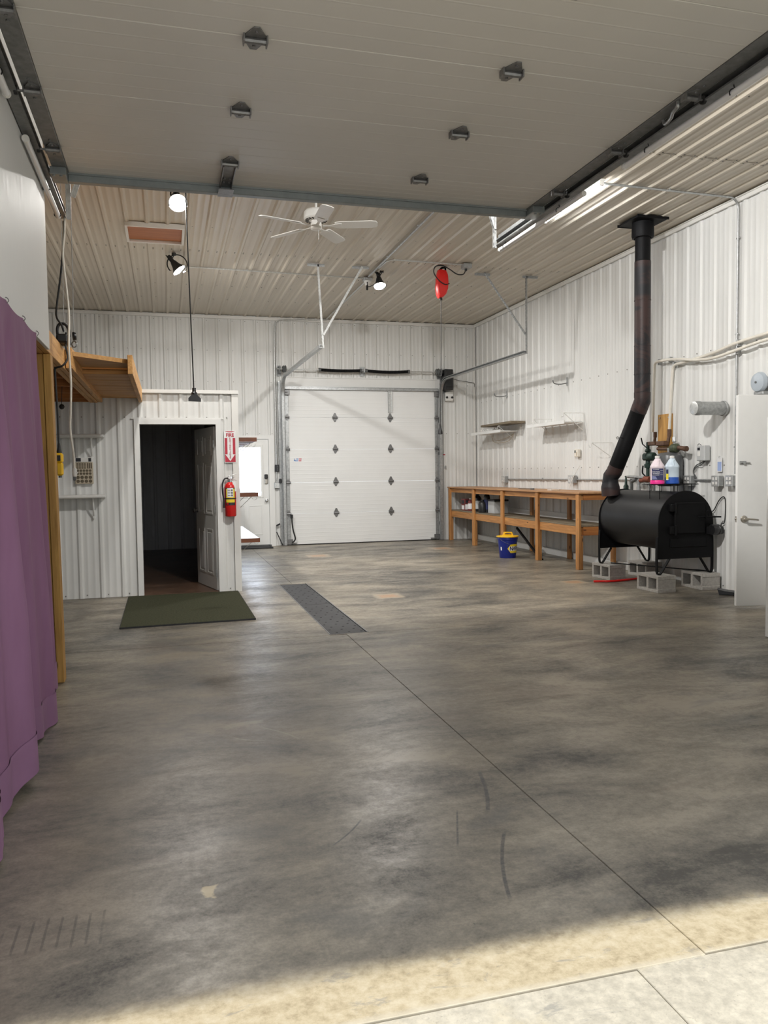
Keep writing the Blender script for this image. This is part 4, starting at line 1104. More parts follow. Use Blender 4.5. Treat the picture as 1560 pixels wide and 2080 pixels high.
conduit('conduit from the lit ceiling tube across to the right wall and down it', [(4.38, 7.42, zc), (5.97, 7.47, zc)]+arc((5.97, 7.475, zc-.12), (0, 0, 1), (1, 0, 0), 0.125, 0, PI/2, 6)[1:]+[(6.099, 7.485, 3.0), (6.099, 7.49, 1.32)], 0.012, 'galv', [((5.2, 7.445, zc+.006), (0, 1, 0)), ((6.1, 7.483, 3.9), (0, 1, 0)), ((6.1, 7.488, 2.86), (0, 1, 0)), ((6.1, 7.49, 1.62), (0, 1, 0))])
conduit('conduit along the right wall above the workbench', [(6.10, 8.28, 1.245), (6.10, 13.60, 1.225)], 0.011, 'galv', [((6.105, 9.3, 1.24), (0, 0, 1)), ((6.105, 10.2, 1.238), (0, 0, 1)), ((6.105, 12.2, 1.232), (0, 0, 1))])
conduit('short conduit on the right wall between the grey outlet boxes by the stove', [(6.10, 7.80, 1.25), (6.10, 8.22, 1.248)], 0.011, 'galv')
jb = thing('junction_box', 'metal ceiling junction box beside the hanging clamp lamp', 'junction box', (3.02, 11.85, ZC-.03))
part('box', MB().box(2.955, 3.085, 11.78, 11.92, ZC-.065, ZC-.02, 0.006), M['galv'], jb)
part('lamp_socket', MB().lathe([(0, -.075), (.03, -.075), (.036, -.04), (.05, -.03), (.05, 0), (0, 0)], (3.02, 11.85, ZC-.065), (0, 0, 1), 16), M['white_plastic'], jb)
part('plug', MB().cyl((3.01, 11.82, ZC-.14), (3.0, 11.79, ZC-.21), 0.016, 10), M['black_plastic'], jb)

# red cord reel
cr = thing('cord_reel', 'red retractable cord reel hanging from the ceiling', 'cord reel', (3.92, 11.0, 4.1))
RX, RY = 3.915, 11.0
prof = [(-.062, .25), (-.02, .262), (.055, .25), (.085, .19), (.095, .08), (.085, -.02), (.06, -.09), (.01, -.14), (-.055, -.155), (-.08, -.10), (-.092, 0.0), (-.085, .13)]
o = Vector((RX, RY-.06, 4.045))
mb = MB()
for (dy, s) in ((0, .80), (.02, .96), (.06, 1.0), (.10, .96), (.12, .80)):
    mb.v += [Vector((RX+p[0]*s+.005*(1-s), RY-.06+dy, 4.045+0.05*(1-s)+p[1]*s)) for p in prof]
n = len(prof)
for i in range(4): mb.f += [(i*n+j, i*n+(j+1) % n, (i+1)*n+(j+1) % n, (i+1)*n+j) for j in range(n)]
mb.f += [tuple(range(n-1, -1, -1)), tuple(range(4*n, 5*n))]
part('housing', mb, M['red_plastic'], cr)
part('mount_bracket', MB().tube([(RX-.06, RY, 4.27), (RX+.0, RY, 4.325), (RX+.055, RY, 4.335), (RX+.06, RY, 4.26)], 0.014, 8).box(RX-.01, RX+.07, RY-.03, RY+.03, 4.325, ZC-.022), M['black_metal'], cr)
part('cord_stop', MB().lathe([(0, -.02), (.018, -.018), (.022, 0), (.014, .02), (0, .022)], (RX-.015, RY, 3.885), (0, 0, 1), 12), M['black_rubber'], cr)
part('drop_cord', MB().tube(smooth_pts([(RX-.015, RY, 3.88), (RX-.022, RY, 3.0), (RX-.045, RY, 2.05)], 8), 0.0055, 8), M['black_rubber'], cr)
part('outlet_end', MB().lathe([(0, .07), (.012, .068), (.016, .02), (.034, -.045), (.036, -.075), (.03, -.08), (0, -.08)], (RX-.046, RY, 2.01), (0, 0, 1), 14), M['black_plastic'], cr)
part('supply_cord', MB().tube(smooth_pts([(RX+.10, RY-.04, 4.10), (RX+.02, RY-.07, 4.08), (RX-.08, RY-.075, 4.14), (RX-.14, RY-.06, 4.24), (RX-.13, RY-.1, 4.315), (RX-.04, RY-.14, 4.325), (RX+.06, RY-.17, 4.27), (RX+.16, RY-.20, 4.20), (RX+.25, RY-.22, 4.20), (RX+.285, RY-.225, 4.27)], 6), 0.008, 8), M['black_rubber'], cr)
ob = thing('ceiling_outlet_box', 'grey outlet box on the ceiling feeding the red cord reel', 'outlet box', (4.21, 10.775, ZC-.03))
part('box', MB().box(4.15, 4.27, 10.71, 10.84, ZC-.085, ZC-.02, 0.006), M['grey_box'], ob)
part('plug', MB().cyl((4.20, 10.775, ZC-.085), (4.20, 10.775, ZC-.115), 0.018, 10), M['black_plastic'], ob)

# black drop cord from the near lamp
dc = thing('drop_cord', 'long black cord with a triple outlet end hanging before the shed doorway', 'extension cord', (0.27, 8.4, ZC))
part('cord', MB().tube(smooth_pts([(0.262, 8.45, ZC-.02), (0.262, 8.41, 4.0), (0.275, 8.4, 3.2), (0.292, 8.4, 2.25)], 8), 0.0065, 8), M['black_rubber'], dc)
part('outlet_end', MB().lathe([(0, .075), (.018, .07), (.02, .03), (.03, .02), (.03, 0), (0, 0)], (0.294, 8.4, 2.21), (0, 0, 1), 14)
     .prism([(-.02, 0), (.02, 0), (.064, -.045), (.064, -.075), (-.06, -.068), (-.06, -.04)], (0.295, 8.375, 2.215), (1, 0, 0), (0, 0, 1), (0, 0.05, 0)), M['black_plastic'], dc)

# ================================================================== FLOOR THINGS
gr = thing('trench_cover', 'long dark steel trench cover with rows of holes set into the floor', 'drain cover', ((GX0+GX1)/2, 8.3, 0))
for (y0, y1) in ((GY0+.006, 8.275), (8.28, GY1-.006)):
    p_ = part('cover_plate', MB().box(GX0+.012, GX1-.012, y0, y1, -.03, -.002, 0.002), M['grate'], gr)
    h = MB()
    nn = int((y1-y0)/0.123)
    for k in range(nn):
        for q in range(3):
            x = GX0+.06+q*0.11-(0.02 if k % 2 else -0.02); y = y0+.07+k*(y1-y0-.1)/nn
            h.lathe([(0, 0.0008), (0.011, 0.0008), (0.011, -.0004)], (x, y, -.002), (0, 0, 1), 8)
    part('hole_rows', h, M['hole'], p_, kind='stuff')
part('frame_edge', MB().box(GX0-.002, GX0+.008, GY0-.004, GY1+.002, -.03, .0015), M['galv_dark'], gr)
part('frame_edge', MB().box(GX1-.008, GX1+.004, GY0-.004, GY1+.002, -.03, .003), M['galv_dark'], gr)
part('trench', MB().box(GX0, GX1, GY0, GY1, -.10, -.07), M['hole'], gr)
# carpet mat
def rug(label):
    t = thing('door_mat', label, 'mat', (0.17, 8.5, 0))
    c = [(-0.445, 7.535), (0.782, 7.590), (0.775, 9.455), (-0.452, 9.44)]
    part('pile', MB().prism(c, (0, 0, 0.003), (1, 0, 0), (0, 1, 0), (0, 0, 0.013)), M['rug'], t)
    b = MB()
    for p0, p1 in zip(c, c[1:]+c[:1]): b.beam((*p0, .007), (*p1, .007), 0.012, 0.014)
    part('binding', b, M['rug_dark'], t)
rug('dark green carpet mat on the concrete before the shed doorway')
bm_ = thing('rubber_mat', 'thin black rubber mat on the floor at the white back door', 'mat', (1.3, 14.95, 0))
part('sheet', MB().box(0.95, 1.88, 14.72, 15.19, 0.001, 0.012, 0.003), M['rug_dark'], bm_)
part('rim', MB().box(0.95, 1.88, 14.72, 14.74, .012, .018).box(1.86, 1.88, 14.74, 15.19, .012, .018), M['rug_dark'], bm_)
# bucket
bx, by = 5.22, 11.66
bk = thing('bucket', 'blue bucket with a yellow lid and parts store logo on the floor by the bench', 'bucket', (bx, by, 0))
def brad(z): return 0.128+0.030*(z/0.335)
part('pail', MB().lathe([(0, 0.002), (0.124, 0.002), (0.128, 0.01), (brad(.29), 0.29), (brad(.29)+.008, 0.295), (brad(.29)+.008, 0.325), (brad(.33)+.002, 0.335), (0, 0.335)], (bx, by, 0), (0, 0, 1), 40), M['blue'], bk)
ld = part('lid', MB().lathe([(0, 0.365), (0.08, 0.362), (0.12, 0.352), (0.175, 0.348), (0.178, 0.340), (0.175, 0.334), (0, 0.334)], (bx, by, 0), (0, 0, 1), 40), M['yellow'], bk)
part('lid_grip', MB().prism([(-.085, 0), (-.065, .055), (.06, .05), (.075, 0), (.05, 0), (.042, .035), (-.05, .038), (-.06, 0)], (bx, by-.035, 0.358), (0.96, -.28, 0), (0, 0, 1), (0.02, 0.07, 0)).box(bx-.06, bx+.06, by-.02, by+.02, .358, .375), M['yellow'], ld)
part('bail_wire', MB().tube(smooth_pts([(bx-.155, by-.06, .31), (bx-.13, by-.13, .27), (bx-.02, by-.165, .225), (bx+.10, by-.135, .26), (bx+.15, by-.06, .31)], 5), 0.0022, 6), M['dark_grey'], bk)
A0 = math.atan2(-by, -bx)           # towards the doorway
def wrap(u, z, off):
    a = A0+u/0.145; r = brad(z)+off
    return Vector((bx+r*math.cos(a), by+r*math.sin(a), z))
def wrap_poly(poly, off, n=10):
    """outline (u, z) laid on the pail as narrow upright strips"""
    us = [p[0] for p in poly]; u0, u1 = min(us), max(us); mb = MB(); vs = []; fs = []
    def span(u):
        zs = []
        for (a, b) in zip(poly, poly[1:]+poly[:1]):
            if (a[0]-u)*(b[0]-u) <= 0 and abs(a[0]-b[0]) > 1e-9:
                zs.append(a[1]+(b[1]-a[1])*(u-a[0])/(b[0]-a[0]))
        return (min(zs), max(zs)) if zs else (poly[0][1], poly[0][1])
    for i in range(n+1):
        u = u0+(u1-u0)*i/n; lo, hi = span(min(max(u, u0+1e-5), u1-1e-5))
        vs += [wrap(u, lo, off), wrap(u, hi, off)]
    for i in range(n): fs.append((2*i, 2*i+2, 2*i+3, 2*i+1))
    return mb.add(vs, fs)
UC = 0.125; HX = [(-.128, .155), (-.075, .225), (.075, .225), (.128, .155), (.075, .085), (-.075, .085)]
lg = part('logo_patch', wrap_poly([(UC+a, z) for a, z in HX], 0.0015, 24), M['yellow_label'], bk)
part('logo_band', wrap_poly([(UC-.098, .19), (UC+.098, .19), (UC+.098, .12), (UC-.098, .12)], 0.0022, 20), M['white_print'], lg)
vs, fs = text_mesh('NAPA', 0.082, None, 'x', 0, 0.035)
sxx = 0.185/max(1e-6, max(v.x for v in vs)-min(v.x for v in vs))
mbt = MB().add([wrap(UC+v.x*sxx, .155+v.y*1.0, 0.0032) for v in vs], fs)
part('lettering', mbt, M['navy_print'], lg)
part('label', wrap_poly([(-.125, .18), (-.098, .18), (-.098, .125), (-.125, .125)], 0.002, 4), M['white_print'], bk)
# bar leaning under the bench
lbr = thing('steel_bar', 'black steel bar leaning diagonally beneath the workbench behind the bucket', 'bar', (5.7, 11.6, 0))
part('shaft', MB().beam((5.56, 11.20, 0.02), (5.70, 12.35, 0.415), 0.03, 0.03), M['black_metal'], lbr)
part('foot', MB().box(5.53, 5.59, 11.15, 11.25, 0.0, 0.02, .003), M['black_metal'], lbr)

# things on the bench shelf
zs = 0.617
def bottle(name, label, c, r, h, m, capm, lab=None, cat='bottle'):
    t = thing(name, label, cat, c, group='containers on the workbench shelf')
    part('body', MB().lathe([(0, 0), (r*.96, 0), (r, .01), (r, h*.68), (r*.8, h*.8), (r*.35, h*.9), (r*.33, h*.94), (0, h*.94)], c, (0, 0, 1), 20), m, t)
    part('cap', MB().lathe([(0, h*.93), (r*.4, h*.93), (r*.4, h), (0, h)], c, (0, 0, 1), 14), capm, t)
    if lab: part('label', MB().lathe([(r+.001, h*.15), (r+.001, h*.6)], c, (0, 0, 1), 20), lab, t)
def carton(name, label, x0, x1, y0, y1, h, m, cat='box', extra=None):
    t = thing(name, label, cat, ((x0+x1)/2, (y0+y1)/2, zs), group='containers on the workbench shelf')
    part('body', MB().box(x0, x1, y0, y1, zs, zs+h, .003), m, t)
    part('flap', MB().box(x0+.004, x1-.004, y0+.004, (y0+y1)/2-.002, zs+h, zs+h+.003), m, t)
    if extra: extra(t)
def can_print(t):
    part('print', MB().box(5.588, 5.5895, 14.52, 14.66, zs+.02, zs+.10).box(5.60, 5.69, 14.4985, 14.4995, zs+.02, zs+.12), M['white_print'], t)
    part('dark_print', MB().box(5.5875, 5.589, 14.52, 14.66, zs+.13, zs+.2).box(5.61, 5.68, 14.498, 14.4995, zs+.14, zs+.2), M['black_print'], t)
carton('carton', 'small red and white carton on the workbench shelf, nearest the far door', 5.59, 5.70, 14.50, 14.68, 0.225, mat('dull red carton', (0.16, 0.03, 0.03), .6), 'carton', can_print)
bottle('bottle', 'red bottle with a white cap beside the red carton on the bench shelf', (5.66, 14.37, zs), 0.05, 0.24, bpy.data.materials['dull red carton'], M['white_plastic'], M['white_print'])
bottle('bottle', 'tall dark bottle with a purple label behind the second bench leg', (5.68, 13.60, zs+.0), 0.06, 0.40, M['black_plastic'], M['white_plastic'], M['navy_print'])
bottle('jug', 'squat black jug on the workbench shelf just right of the second bench leg', (5.60, 13.62, zs), 0.075, 0.24, M['black_plastic'], M['black_plastic'], None, 'jug')
bottle('jug', 'black jug on the workbench shelf left of the second bench leg', (5.70, 14.12, zs), 0.085, 0.34, M['black_plastic'], M['dark_grey'], M['grey_light'], 'jug')
carton('tool_case', 'grey case with a dark lid standing on the workbench shelf', 5.66, 5.93, 13.22, 13.50, 0.215, M['grey_light'], 'case', lambda t: part('lid', MB().box(5.655, 5.935, 13.2, 13.505, zs+.218, zs+.25, .004), M['black_plastic'], t))
# on the worktop
zt_ = 1.075
wrn = thing('wrench', 'dark adjustable wrench lying on the workbench top', 'wrench', (5.65, 11.7, zt_))
part('shank', MB().beam((5.60, 12.05, zt_+.012), (5.62, 11.62, zt_+.014), 0.025, 0.012, (0, 0, 1), .003), M['dark_grey'], wrn)
part('jaw', MB().prism([(-.03, -.02), (.02, -.03), (.05, -.012), (.03, -.008), (.03, .008), (.05, .014), (.02, .03), (-.03, .02)], (5.622, 11.60, zt_+.004), (0.05, -1, 0), (1, 0.05, 0), (0, 0, 0.022)), M['dark_grey'], wrn)
brs = thing('hand_brush', 'small pale rag with a handle on the workbench top near the second outlet', 'brush', (5.75, 11.0, zt_))
part('handle', MB().beam((5.70, 11.05, zt_+.008), (5.72, 10.86, zt_+.008), 0.02, 0.012, (0, 0, 1), .003), M['beige_plastic'], brs)
part('rag', MB().box(5.66, 5.74, 11.04, 11.16, zt_, zt_+.012, .004), M['white_plastic'], brs)

# ================================================================== WALL THINGS
# fire extinguisher and sign on the shed front
ex, ey = 0.712, YS-0.095
fe = thing('fire_extinguisher', 'red fire extinguisher hanging on the shed corner below the arrow sign', 'fire extinguisher', (ex, ey, 0.9))
part('cylinder', MB().lathe([(0, .90), (.058, .90), (.066, .912), (.066, 1.235), (.060, 1.265), (.04, 1.292), (.022, 1.30), (0, 1.30)], (ex, ey, 0), (0, 0, 1), 32), M['red'], fe)
part('valve_head', MB().cyl((ex, ey, 1.295), (ex, ey, 1.345), .019, 12).box(ex-.022, ex+.025, ey-.018, ey+.018, 1.335, 1.37, .004), M['chrome'], fe)
part('lever', MB().beam((ex-.03, ey, 1.365), (ex+.075, ey, 1.395), .018, .006, (0, 0, 1), .002).beam((ex-.01, ey, 1.34), (ex+.085, ey, 1.318), .016, .006, (0, 0, 1), .002), M['galv_light'], fe)
part('gauge', MB().lathe([(0, .024), (.016, .024), (.018, .016), (.018, 0)], (ex-.005, ey, 1.352), (0, -1, 0), 14), M['white_print'], fe)
hs = part('hose', MB().tube(smooth_pts([(ex-.02, ey, 1.345), (ex-.065, ey-.01, 1.335), (ex-.088, ey-.012, 1.27), (ex-.088, ey-.01, 1.18), (ex-.078, ey-.01, 1.10), (ex-.075, ey-.01, 1.04)], 6), .0085, 10), M['black_rubber'], fe)
part('nozzle', MB().lathe([(.009, 1.06), (.013, 1.02), (.012, 1.0), (0, 1.0)], (ex-.075, ey-.01, 0), (0, 0, 1), 12), M['black_rubber'], hs)
def cyl_patch(cx, cy, r, u0, u1, z0, z1, a0, n=10):
    vs = []; fs = []
    for i in range(n+1):
        a = a0+(u0+(u1-u0)*i/n)/r
        vs += [(cx+r*math.cos(a), cy+r*math.sin(a), z0), (cx+r*math.cos(a), cy+r*math.sin(a), z1)]
    for i in range(n): fs.append((2*i, 2*i+2, 2*i+3, 2*i+1))
    return MB().add(vs, fs)
AE = math.atan2(-ey, -ex)
lbx = part('label', cyl_patch(ex, ey, .0668, -.062, .062, 1.03, 1.235, AE, 14), M['black_print'], fe)
part('yellow_field', cyl_patch(ex, ey, .0674, -.052, .055, 1.115, 1.222, AE, 12), M['yellow_label'], lbx)
part('white_field', cyl_patch(ex, ey, .0679, -.036, .036, 1.125, 1.232, AE, 10), M['white_print'], lbx)
for k in range(3):
    part('pictogram', cyl_patch(ex, ey, .0684, .012, .027, 1.135+.03*k, 1.155+.03*k, AE, 3), M['black_print'], lbx)
    part('text_line', cyl_patch(ex, ey, .0684, -.03, .004, 1.142+.03*k, 1.148+.03*k, AE, 4), M['navy_print'], lbx)
part('yellow_band', cyl_patch(ex, ey, .0674, -.052, .055, 1.063, 1.10, AE, 12), M['yellow_label'], lbx)
part('maker_mark', cyl_patch(ex, ey, .0676, -.048, -.022, 1.040, 1.056, AE, 4), M['red'], lbx)
part('strap', MB().lathe([(.0685, 1.103), (.0685, 1.115)], (ex, ey, 0), (0, 0, 1), 32), M['black_rubber'], fe)
part('tag', MB().prism([(0, 0), (.035, -.01), (.05, -.12), (.02, -.125)], (ex+.022, ey-.045, 1.315), (1, 0, 0), (0, 0, 1), (0, 0.001, 0)), M['white_print'], fe)
part('wall_bracket', MB().box(ex-.02, ex+.02, ey+.06, YS-.015, 1.0, 1.34), M['galv'], fe)

sg_ = thing('sign', 'red and white arrow sign reading FIRE EXTINGUISHER above the extinguisher', 'sign', (0.727, YS-.022, 1.71))
sx0, sx1, sz0, sz1 = 0.660, 0.794, 1.528, 1.900
ysn = YS-0.036
part('plate', MB().box(sx0, sx1, ysn, ysn+.003, sz0, sz1), M['white_print'], sg_)
cxs = (sx0+sx1)/2; yq = ysn-.0006
rd = MB()
rd.prism([(sx0+.006, sz1-.006), (sx1-.006, sz1-.006), (cxs+.02, sz1-.018), (cxs-.02, sz1-.018)], (0, yq, 0), (1, 0, 0), (0, 0, 1), (0, .0006, 0))
rd.box(sx0+.006, sx0+.036, yq, yq+.0006, 1.625, 1.815).box(sx1-.036, sx1-.006, yq, yq+.0006, 1.625, 1.815)
rd.prism([(sx0+.006, 1.622), (sx0+.012, 1.622), (cxs, 1.545), (sx1-.012, 1.622), (sx1-.006, 1.622), (sx1-.006, 1.534), (sx0+.006, 1.534)], (0, yq, 0), (1, 0, 0), (0, 0, 1), (0, .0006, 0))
part('red_arrow_ground', rd, M['red_print'], sg_)
tx = MB(); lettering(tx, 'FIRE', 0.056, (cxs, yq-.001, 1.848), (1, 0, 0), (0, 0, 1), 0.03, sx=0.90)
for i, ch in enumerate('EXTINGUISHER'): lettering(tx, ch, 0.027, (cxs, yq-.001, 1.808-i*.0205), (1, 0, 0), (0, 0, 1))
part('lettering', tx, M['red_print'], sg_)

# side shelves of the shed
def side_shelf(label, z, y0, depth, m):
    t = thing('side_shelf', label, 'shelf', (0.95, y0, z), group='shelves on the shed side wall')
    part('board', MB().box(XS+.02, XS+.02+depth, y0, y0+2.4, z-.046, z, .003), m, t)
    part('plank_edge', MB().box(XS+.02, XS+.02+depth, y0-.012, y0-.001, z-.050, z+.001, .002), M['brown_board'], t)
    for y in (y0+.35, y0+1.1, y0+1.9):
        mb = MB().tube([(XS+.022, y, z-.052), (XS+.02+depth*.95, y, z-.052)], .004, 6)
        mb.tube([(XS+.02+depth*.86, y, z-.052), (XS+.022, y, z-.28)], .004, 6)
        mb.tube(arc((XS+.02+depth*.97, y, z-.075), (1, 0, 0), (0, 0, 1), .028, PI, 2.1*PI, 8), .0035, 6)
        part('wire_bracket', mb, M['galv_light'], t)
side_shelf('highest brown shelf board on the side wall of the shed', 1.845, 10.05, 0.28, M['brown_board'])
side_shelf('middle shelf board on the side wall of the shed, in front of the door glass', 1.155, 10.05, 0.285, M['white_paint'])
side_shelf('lowest shelf board on the side wall of the shed with a pale top', 0.580, 10.05, 0.295, M['white_paint'])

# white shelves on the shed front, beside the post
def front_shelf(label, z):
    t = thing('wall_shelf', label, 'shelf', (-0.95, YS-.1, z), group='white shelves on the shed front')
    part('board', MB().box(-1.75, -0.665, YS-.20, YS-.02, z-.026, z+.006, .006), M['white_paint'], t)
    part('front_edge', MB().cyl((-1.75, YS-.205, z-.010), (-0.665, YS-.205, z-.010), .020, 12), M['white_plastic'], t)
    for x in (-0.80, -1.40):
        part('bracket', MB().box(x-.008, x+.008, YS-.16, YS-.02, z-.035, z-.018).tube(smooth_pts([(x, YS-.15, z-.03), (x, YS-.11, z-.12), (x, YS-.04, z-.23)], 4), .010, 8).cyl((x, YS-.045, z-.25), (x, YS-.022, z-.25), .014, 8), M['white_paint'], t)
front_shelf('upper white shelf on the shed front beside the timber post', 1.845)
front_shelf('lower white shelf on the shed front below the beige organiser', 1.175)
# battery organiser
og = thing('organiser', 'beige battery organiser with rows of round holes hanging under the white shelf', 'organiser', (-0.88, YS-.05, 1.45))
ox0, ox1, oz0, oz1 = -0.985, -0.795, 1.305, 1.60
yo = YS-.062
part('tray', MB().box(ox0, ox1, yo, YS-.02, oz0, oz1-.055, .004), M['beige_plastic'], og)
hm = MB()
for r_, (z, n, rad) in enumerate([(1.335, 4, .019), (1.378, 4, .019), (1.42, 5, .0145), (1.453, 5, .0145)]):
    for k in range(n):
        hm.lathe([(rad, .002), (rad*.6, .003), (0, .003)], (ox0+.03+k*(.13/(n-1)), yo, z), (0, -1, 0), 10)
part('round_sockets', hm, mat('shaded socket', (0.12, 0.095, 0.06), 0.7), og, kind='stuff')
hm = MB()
for r_ in range(5):
    for k in range(4): hm.box(ox0+.018+k*.026, ox0+.038+k*.026, yo-.002, yo, 1.476+r_*.013, 1.485+r_*.013)
for k in range(3): hm.box(ox0+.128+k*.019, ox0+.142+k*.019, yo-.002, yo, 1.476, 1.538)
part('slot_rows', hm, bpy.data.materials['shaded socket'], og, kind='stuff')
part('tester', MB().box(ox0+.005, ox1-.005, yo-.006, YS-.02, oz1-.052, oz1, .003), M['white_plastic'], og)
part('tester_window', MB().box(ox0+.012, ox0+.066, yo-.008, yo-.005, oz1-.045, oz1-.006), M['black_print'], og)
part('tester_window', MB().box(ox1-.045, ox1-.016, yo-.008, yo-.005, oz1-.045, oz1-.006), M['black_print'], og)

# hoist gear and cords at the left
hw = thing('hoist', 'black hoist with a carry handle sitting on the header beam', 'hoist', (-0.70, 6.3, 2.37))
part('body', MB().box(-0.745, -0.668, 6.22, 6.42, 2.366, 2.43, .012).cyl((-0.66, 6.32, 2.40), (-0.755, 6.32, 2.40), .038, 14), M['black_plastic'], hw)
part('handle', MB().tube(smooth_pts([(-0.742, 6.3, 2.42), (-0.745, 6.3, 2.475), (-0.728, 6.3, 2.51), (-0.69, 6.3, 2.51), (-0.668, 6.3, 2.475), (-0.664, 6.3, 2.42)], 5), .011, 8), M['black_plastic'], hw)
hk = thing('cable_hook', 'thin steel cable with a snap hook and black knob above the platform corner', 'hook', (-0.655, 6.53, 2.4))
part('cable', MB().cyl((-0.635, 6.5, ZC-.01), (-0.655, 6.52, 2.49), .0025, 6), M['galv'], hk)
part('knob', MB().lathe([(0, -.015), (.03, -.012), (.034, 0), (.03, .012), (0, .015)], (-0.652, 6.52, 2.462), (1, .2, .1), 12), M['black_plastic'], hk)
part('hook', MB().tube(smooth_pts([(-0.655, 6.52, 2.48), (-0.655, 6.52, 2.43), (-0.672, 6.52, 2.405), (-0.662, 6.52, 2.378), (-0.642, 6.52, 2.385), (-0.640, 6.52, 2.41), (-0.652, 6.52, 2.425)], 4), .005, 6), M['chrome'], hk)
single('lift_cable', MB().cyl((-0.70, 6.45, ZC-.01), (-0.705, 6.35, 2.425), .002, 6), M['galv'], 'thin steel cable running from the ceiling down to the black hoist', 'cable')
pc = thing('pendant_control', 'yellow hoist pendant control hanging on a black cord beside the post', 'remote control', (-0.746, 6.3, 1.5))
part('cord', MB().tube(smooth_pts([(-0.686, 6.3, 2.45), (-0.69, 6.28, 2.36), (-0.676, 6.25, 2.26), (-0.706, 6.22, 2.20), (-0.756, 6.25, 2.185), (-0.768, 6.28, 2.16), (-0.764, 6.3, 1.9), (-0.762, 6.3, 1.62)], 6), .0075, 8), M['black_rubber'], pc)
part('strain_relief', MB().lathe([(.009, .075), (.012, .04), (.02, 0), (0, 0)], (-0.761, 6.3, 1.565), (0, 0, 1), 12), M['black_rubber'], pc)
bo = part('body', MB().box(-0.791, -0.733, 6.26, 6.32, 1.495, 1.566, .01).obox((-0.758, 6.29, 1.45), (.048, .05, .10), None, .012), M['yellow'], pc)
part('rocker_switch', MB().box(-0.778, -0.748, 6.254, 6.262, 1.508, 1.55, .003), M['black_plastic'], bo)
part('end_plug', MB().cyl((-0.758, 6.29, 1.385), (-0.758, 6.29, 1.402), .012, 8), M['dark_grey'], bo)
wc = thing('white_cord', 'long white extension cord hanging from the end of the left door track', 'extension cord', (-0.65, 6.05, 3.2))
part('cord', MB().tube(smooth_pts([(-0.647, 6.09, 3.22), (-0.650, 6.07, 3.10), (-0.662, 6.05, 2.94), (-0.645, 6.05, 2.70), (-0.636, 6.05, 2.53), (-0.638, 6.0, 2.30), (-0.632, 6.0, 2.05), (-0.640, 6.0, 1.85), (-0.646, 6.0, 1.72), (-0.63, 6.0, 1.55), (-0.628, 6.0, 1.44)], 7), .0075, 8), M['pvc'], wc)
part('plug', MB().lathe([(.008, .03), (.015, .02), (.017, -.01), (.012, -.035), (0, -.036)], (-0.627, 6.0, 1.425), (0, 0, 1), 12).box(-.648, -.606, 5.99, 6.01, 1.415, 1.425), M['white_plastic'], wc)
part('plug_end', MB().box(-.637, -.617, 5.985, 6.015, 1.365, 1.392, .003), M['dark_grey'], wc)
single('black_lead', MB().tube(smooth_pts([(-0.655, 6.10, 3.20), (-0.665, 6.12, 3.05), (-0.69, 6.12, 2.82), (-0.728, 6.15, 2.60), (-0.735, 6.2, 2.54), (-0.712, 6.25, 2.50), (-0.70, 6.28, 2.455)], 7), .007, 8), M['black_rubber'], 'black power lead hanging from the left door track down to the hoist', 'cord')
bl_ = thing('ball_pull', 'small black ball hanging on a string below the loft joists', 'pull cord', (-0.93, 8.0, 2.05))
part('string', MB().cyl((-0.93, 8.0, 2.065), (-0.915, 8.0, 2.37), .003, 6), M['black_rubber'], bl_)
part('ball', MB().lathe([(0, -.026), (.018, -.018), (.026, 0), (.018, .018), (0, .026)], (-0.93, 8.0, 2.045), (0, 0, 1), 14), M['black_rubber'], bl_)

# wall fittings by the far door
sw = thing('door_switch', 'black push button station on the conduit beside the white back door', 'switch', (2.045, YB-.04, 1.5))
part('box', MB().box(2.0, 2.085, YB-.075, YB-.02, 1.425, 1.555, .006), M['black_plastic'], sw)
for z in (1.455, 1.49, 1.525): part('button', MB().cyl((2.043, YB-.075, z), (2.043, YB-.084, z), .012, 10), M['dark_grey'], sw)
ot = thing('outlet_box', 'grey outlet box low on the back wall between the two back doors', 'outlet box', (2.065, YB-.03, 1.16))
part('box', MB().box(1.985, 2.085, YB-.075, YB-.021, 1.105, 1.22, .006), M['grey_box'], ot)
part('cover_plate', MB().box(1.99, 2.08, YB-.080, YB-.074, 1.11, 1.215, .002), M['galv_light'], ot)
part('plug', MB().box(2.065, 2.115, YB-.13, YB-.08, 1.205, 1.285, .01), M['black_plastic'], ot)
part('feed_pipe', MB().cyl((2.03, YB-.045, 1.22), (2.03, YB-.045, 1.424), .010, 10), M['galv_light'], ot)
stq = thing('tension_stick', 'black slide bolt stick leaning low on the wall left of the far garage door', 'stick', (2.06, YB-.06, 0.2))
part('shaft', MB().beam((2.01, YB-.04, 0.265), (2.115, YB-.09, 0.012), .014, .014), M['black_plastic'], stq)
part('grip', MB().beam((2.005, YB-.05, 0.385), (2.075, YB-.07, 0.425), .03, .03, (0, 0, 1), .006), M['black_plastic'], stq)
part('link', MB().beam((2.008, YB-.035, 0.38), (2.01, YB-.035, 0.26), .006, .006), M['galv'], stq)
cw = thing('chain_bag', 'black door cable sleeve hanging on the lower left of the far garage door', 'sleeve', (2.27, YB-.15, 0.4))
part('sleeve', MB().tube(smooth_pts([(2.29, YB-.165, 0.58), (2.292, YB-.165, 0.45), (2.31, YB-.165, 0.30), (2.345, YB-.165, 0.16), (2.335, YB-.165, 0.10), (2.285, YB-.165, 0.06)], 5), .014, 8), M['black_rubber'], cw)
part('clip', MB().box(2.275, 2.31, YB-.18, YB-.066, 0.53, 0.60, .004), M['black_plastic'], cw)
ks = thing('key_hook', 'small red tag and latch on the back wall right of the far garage door', 'tag', (5.43, YB-.025, 1.7))
part('tag', MB().box(5.41, 5.455, YB-.03, YB-.018, 1.715, 1.735, .002), M['red_print'], ks)
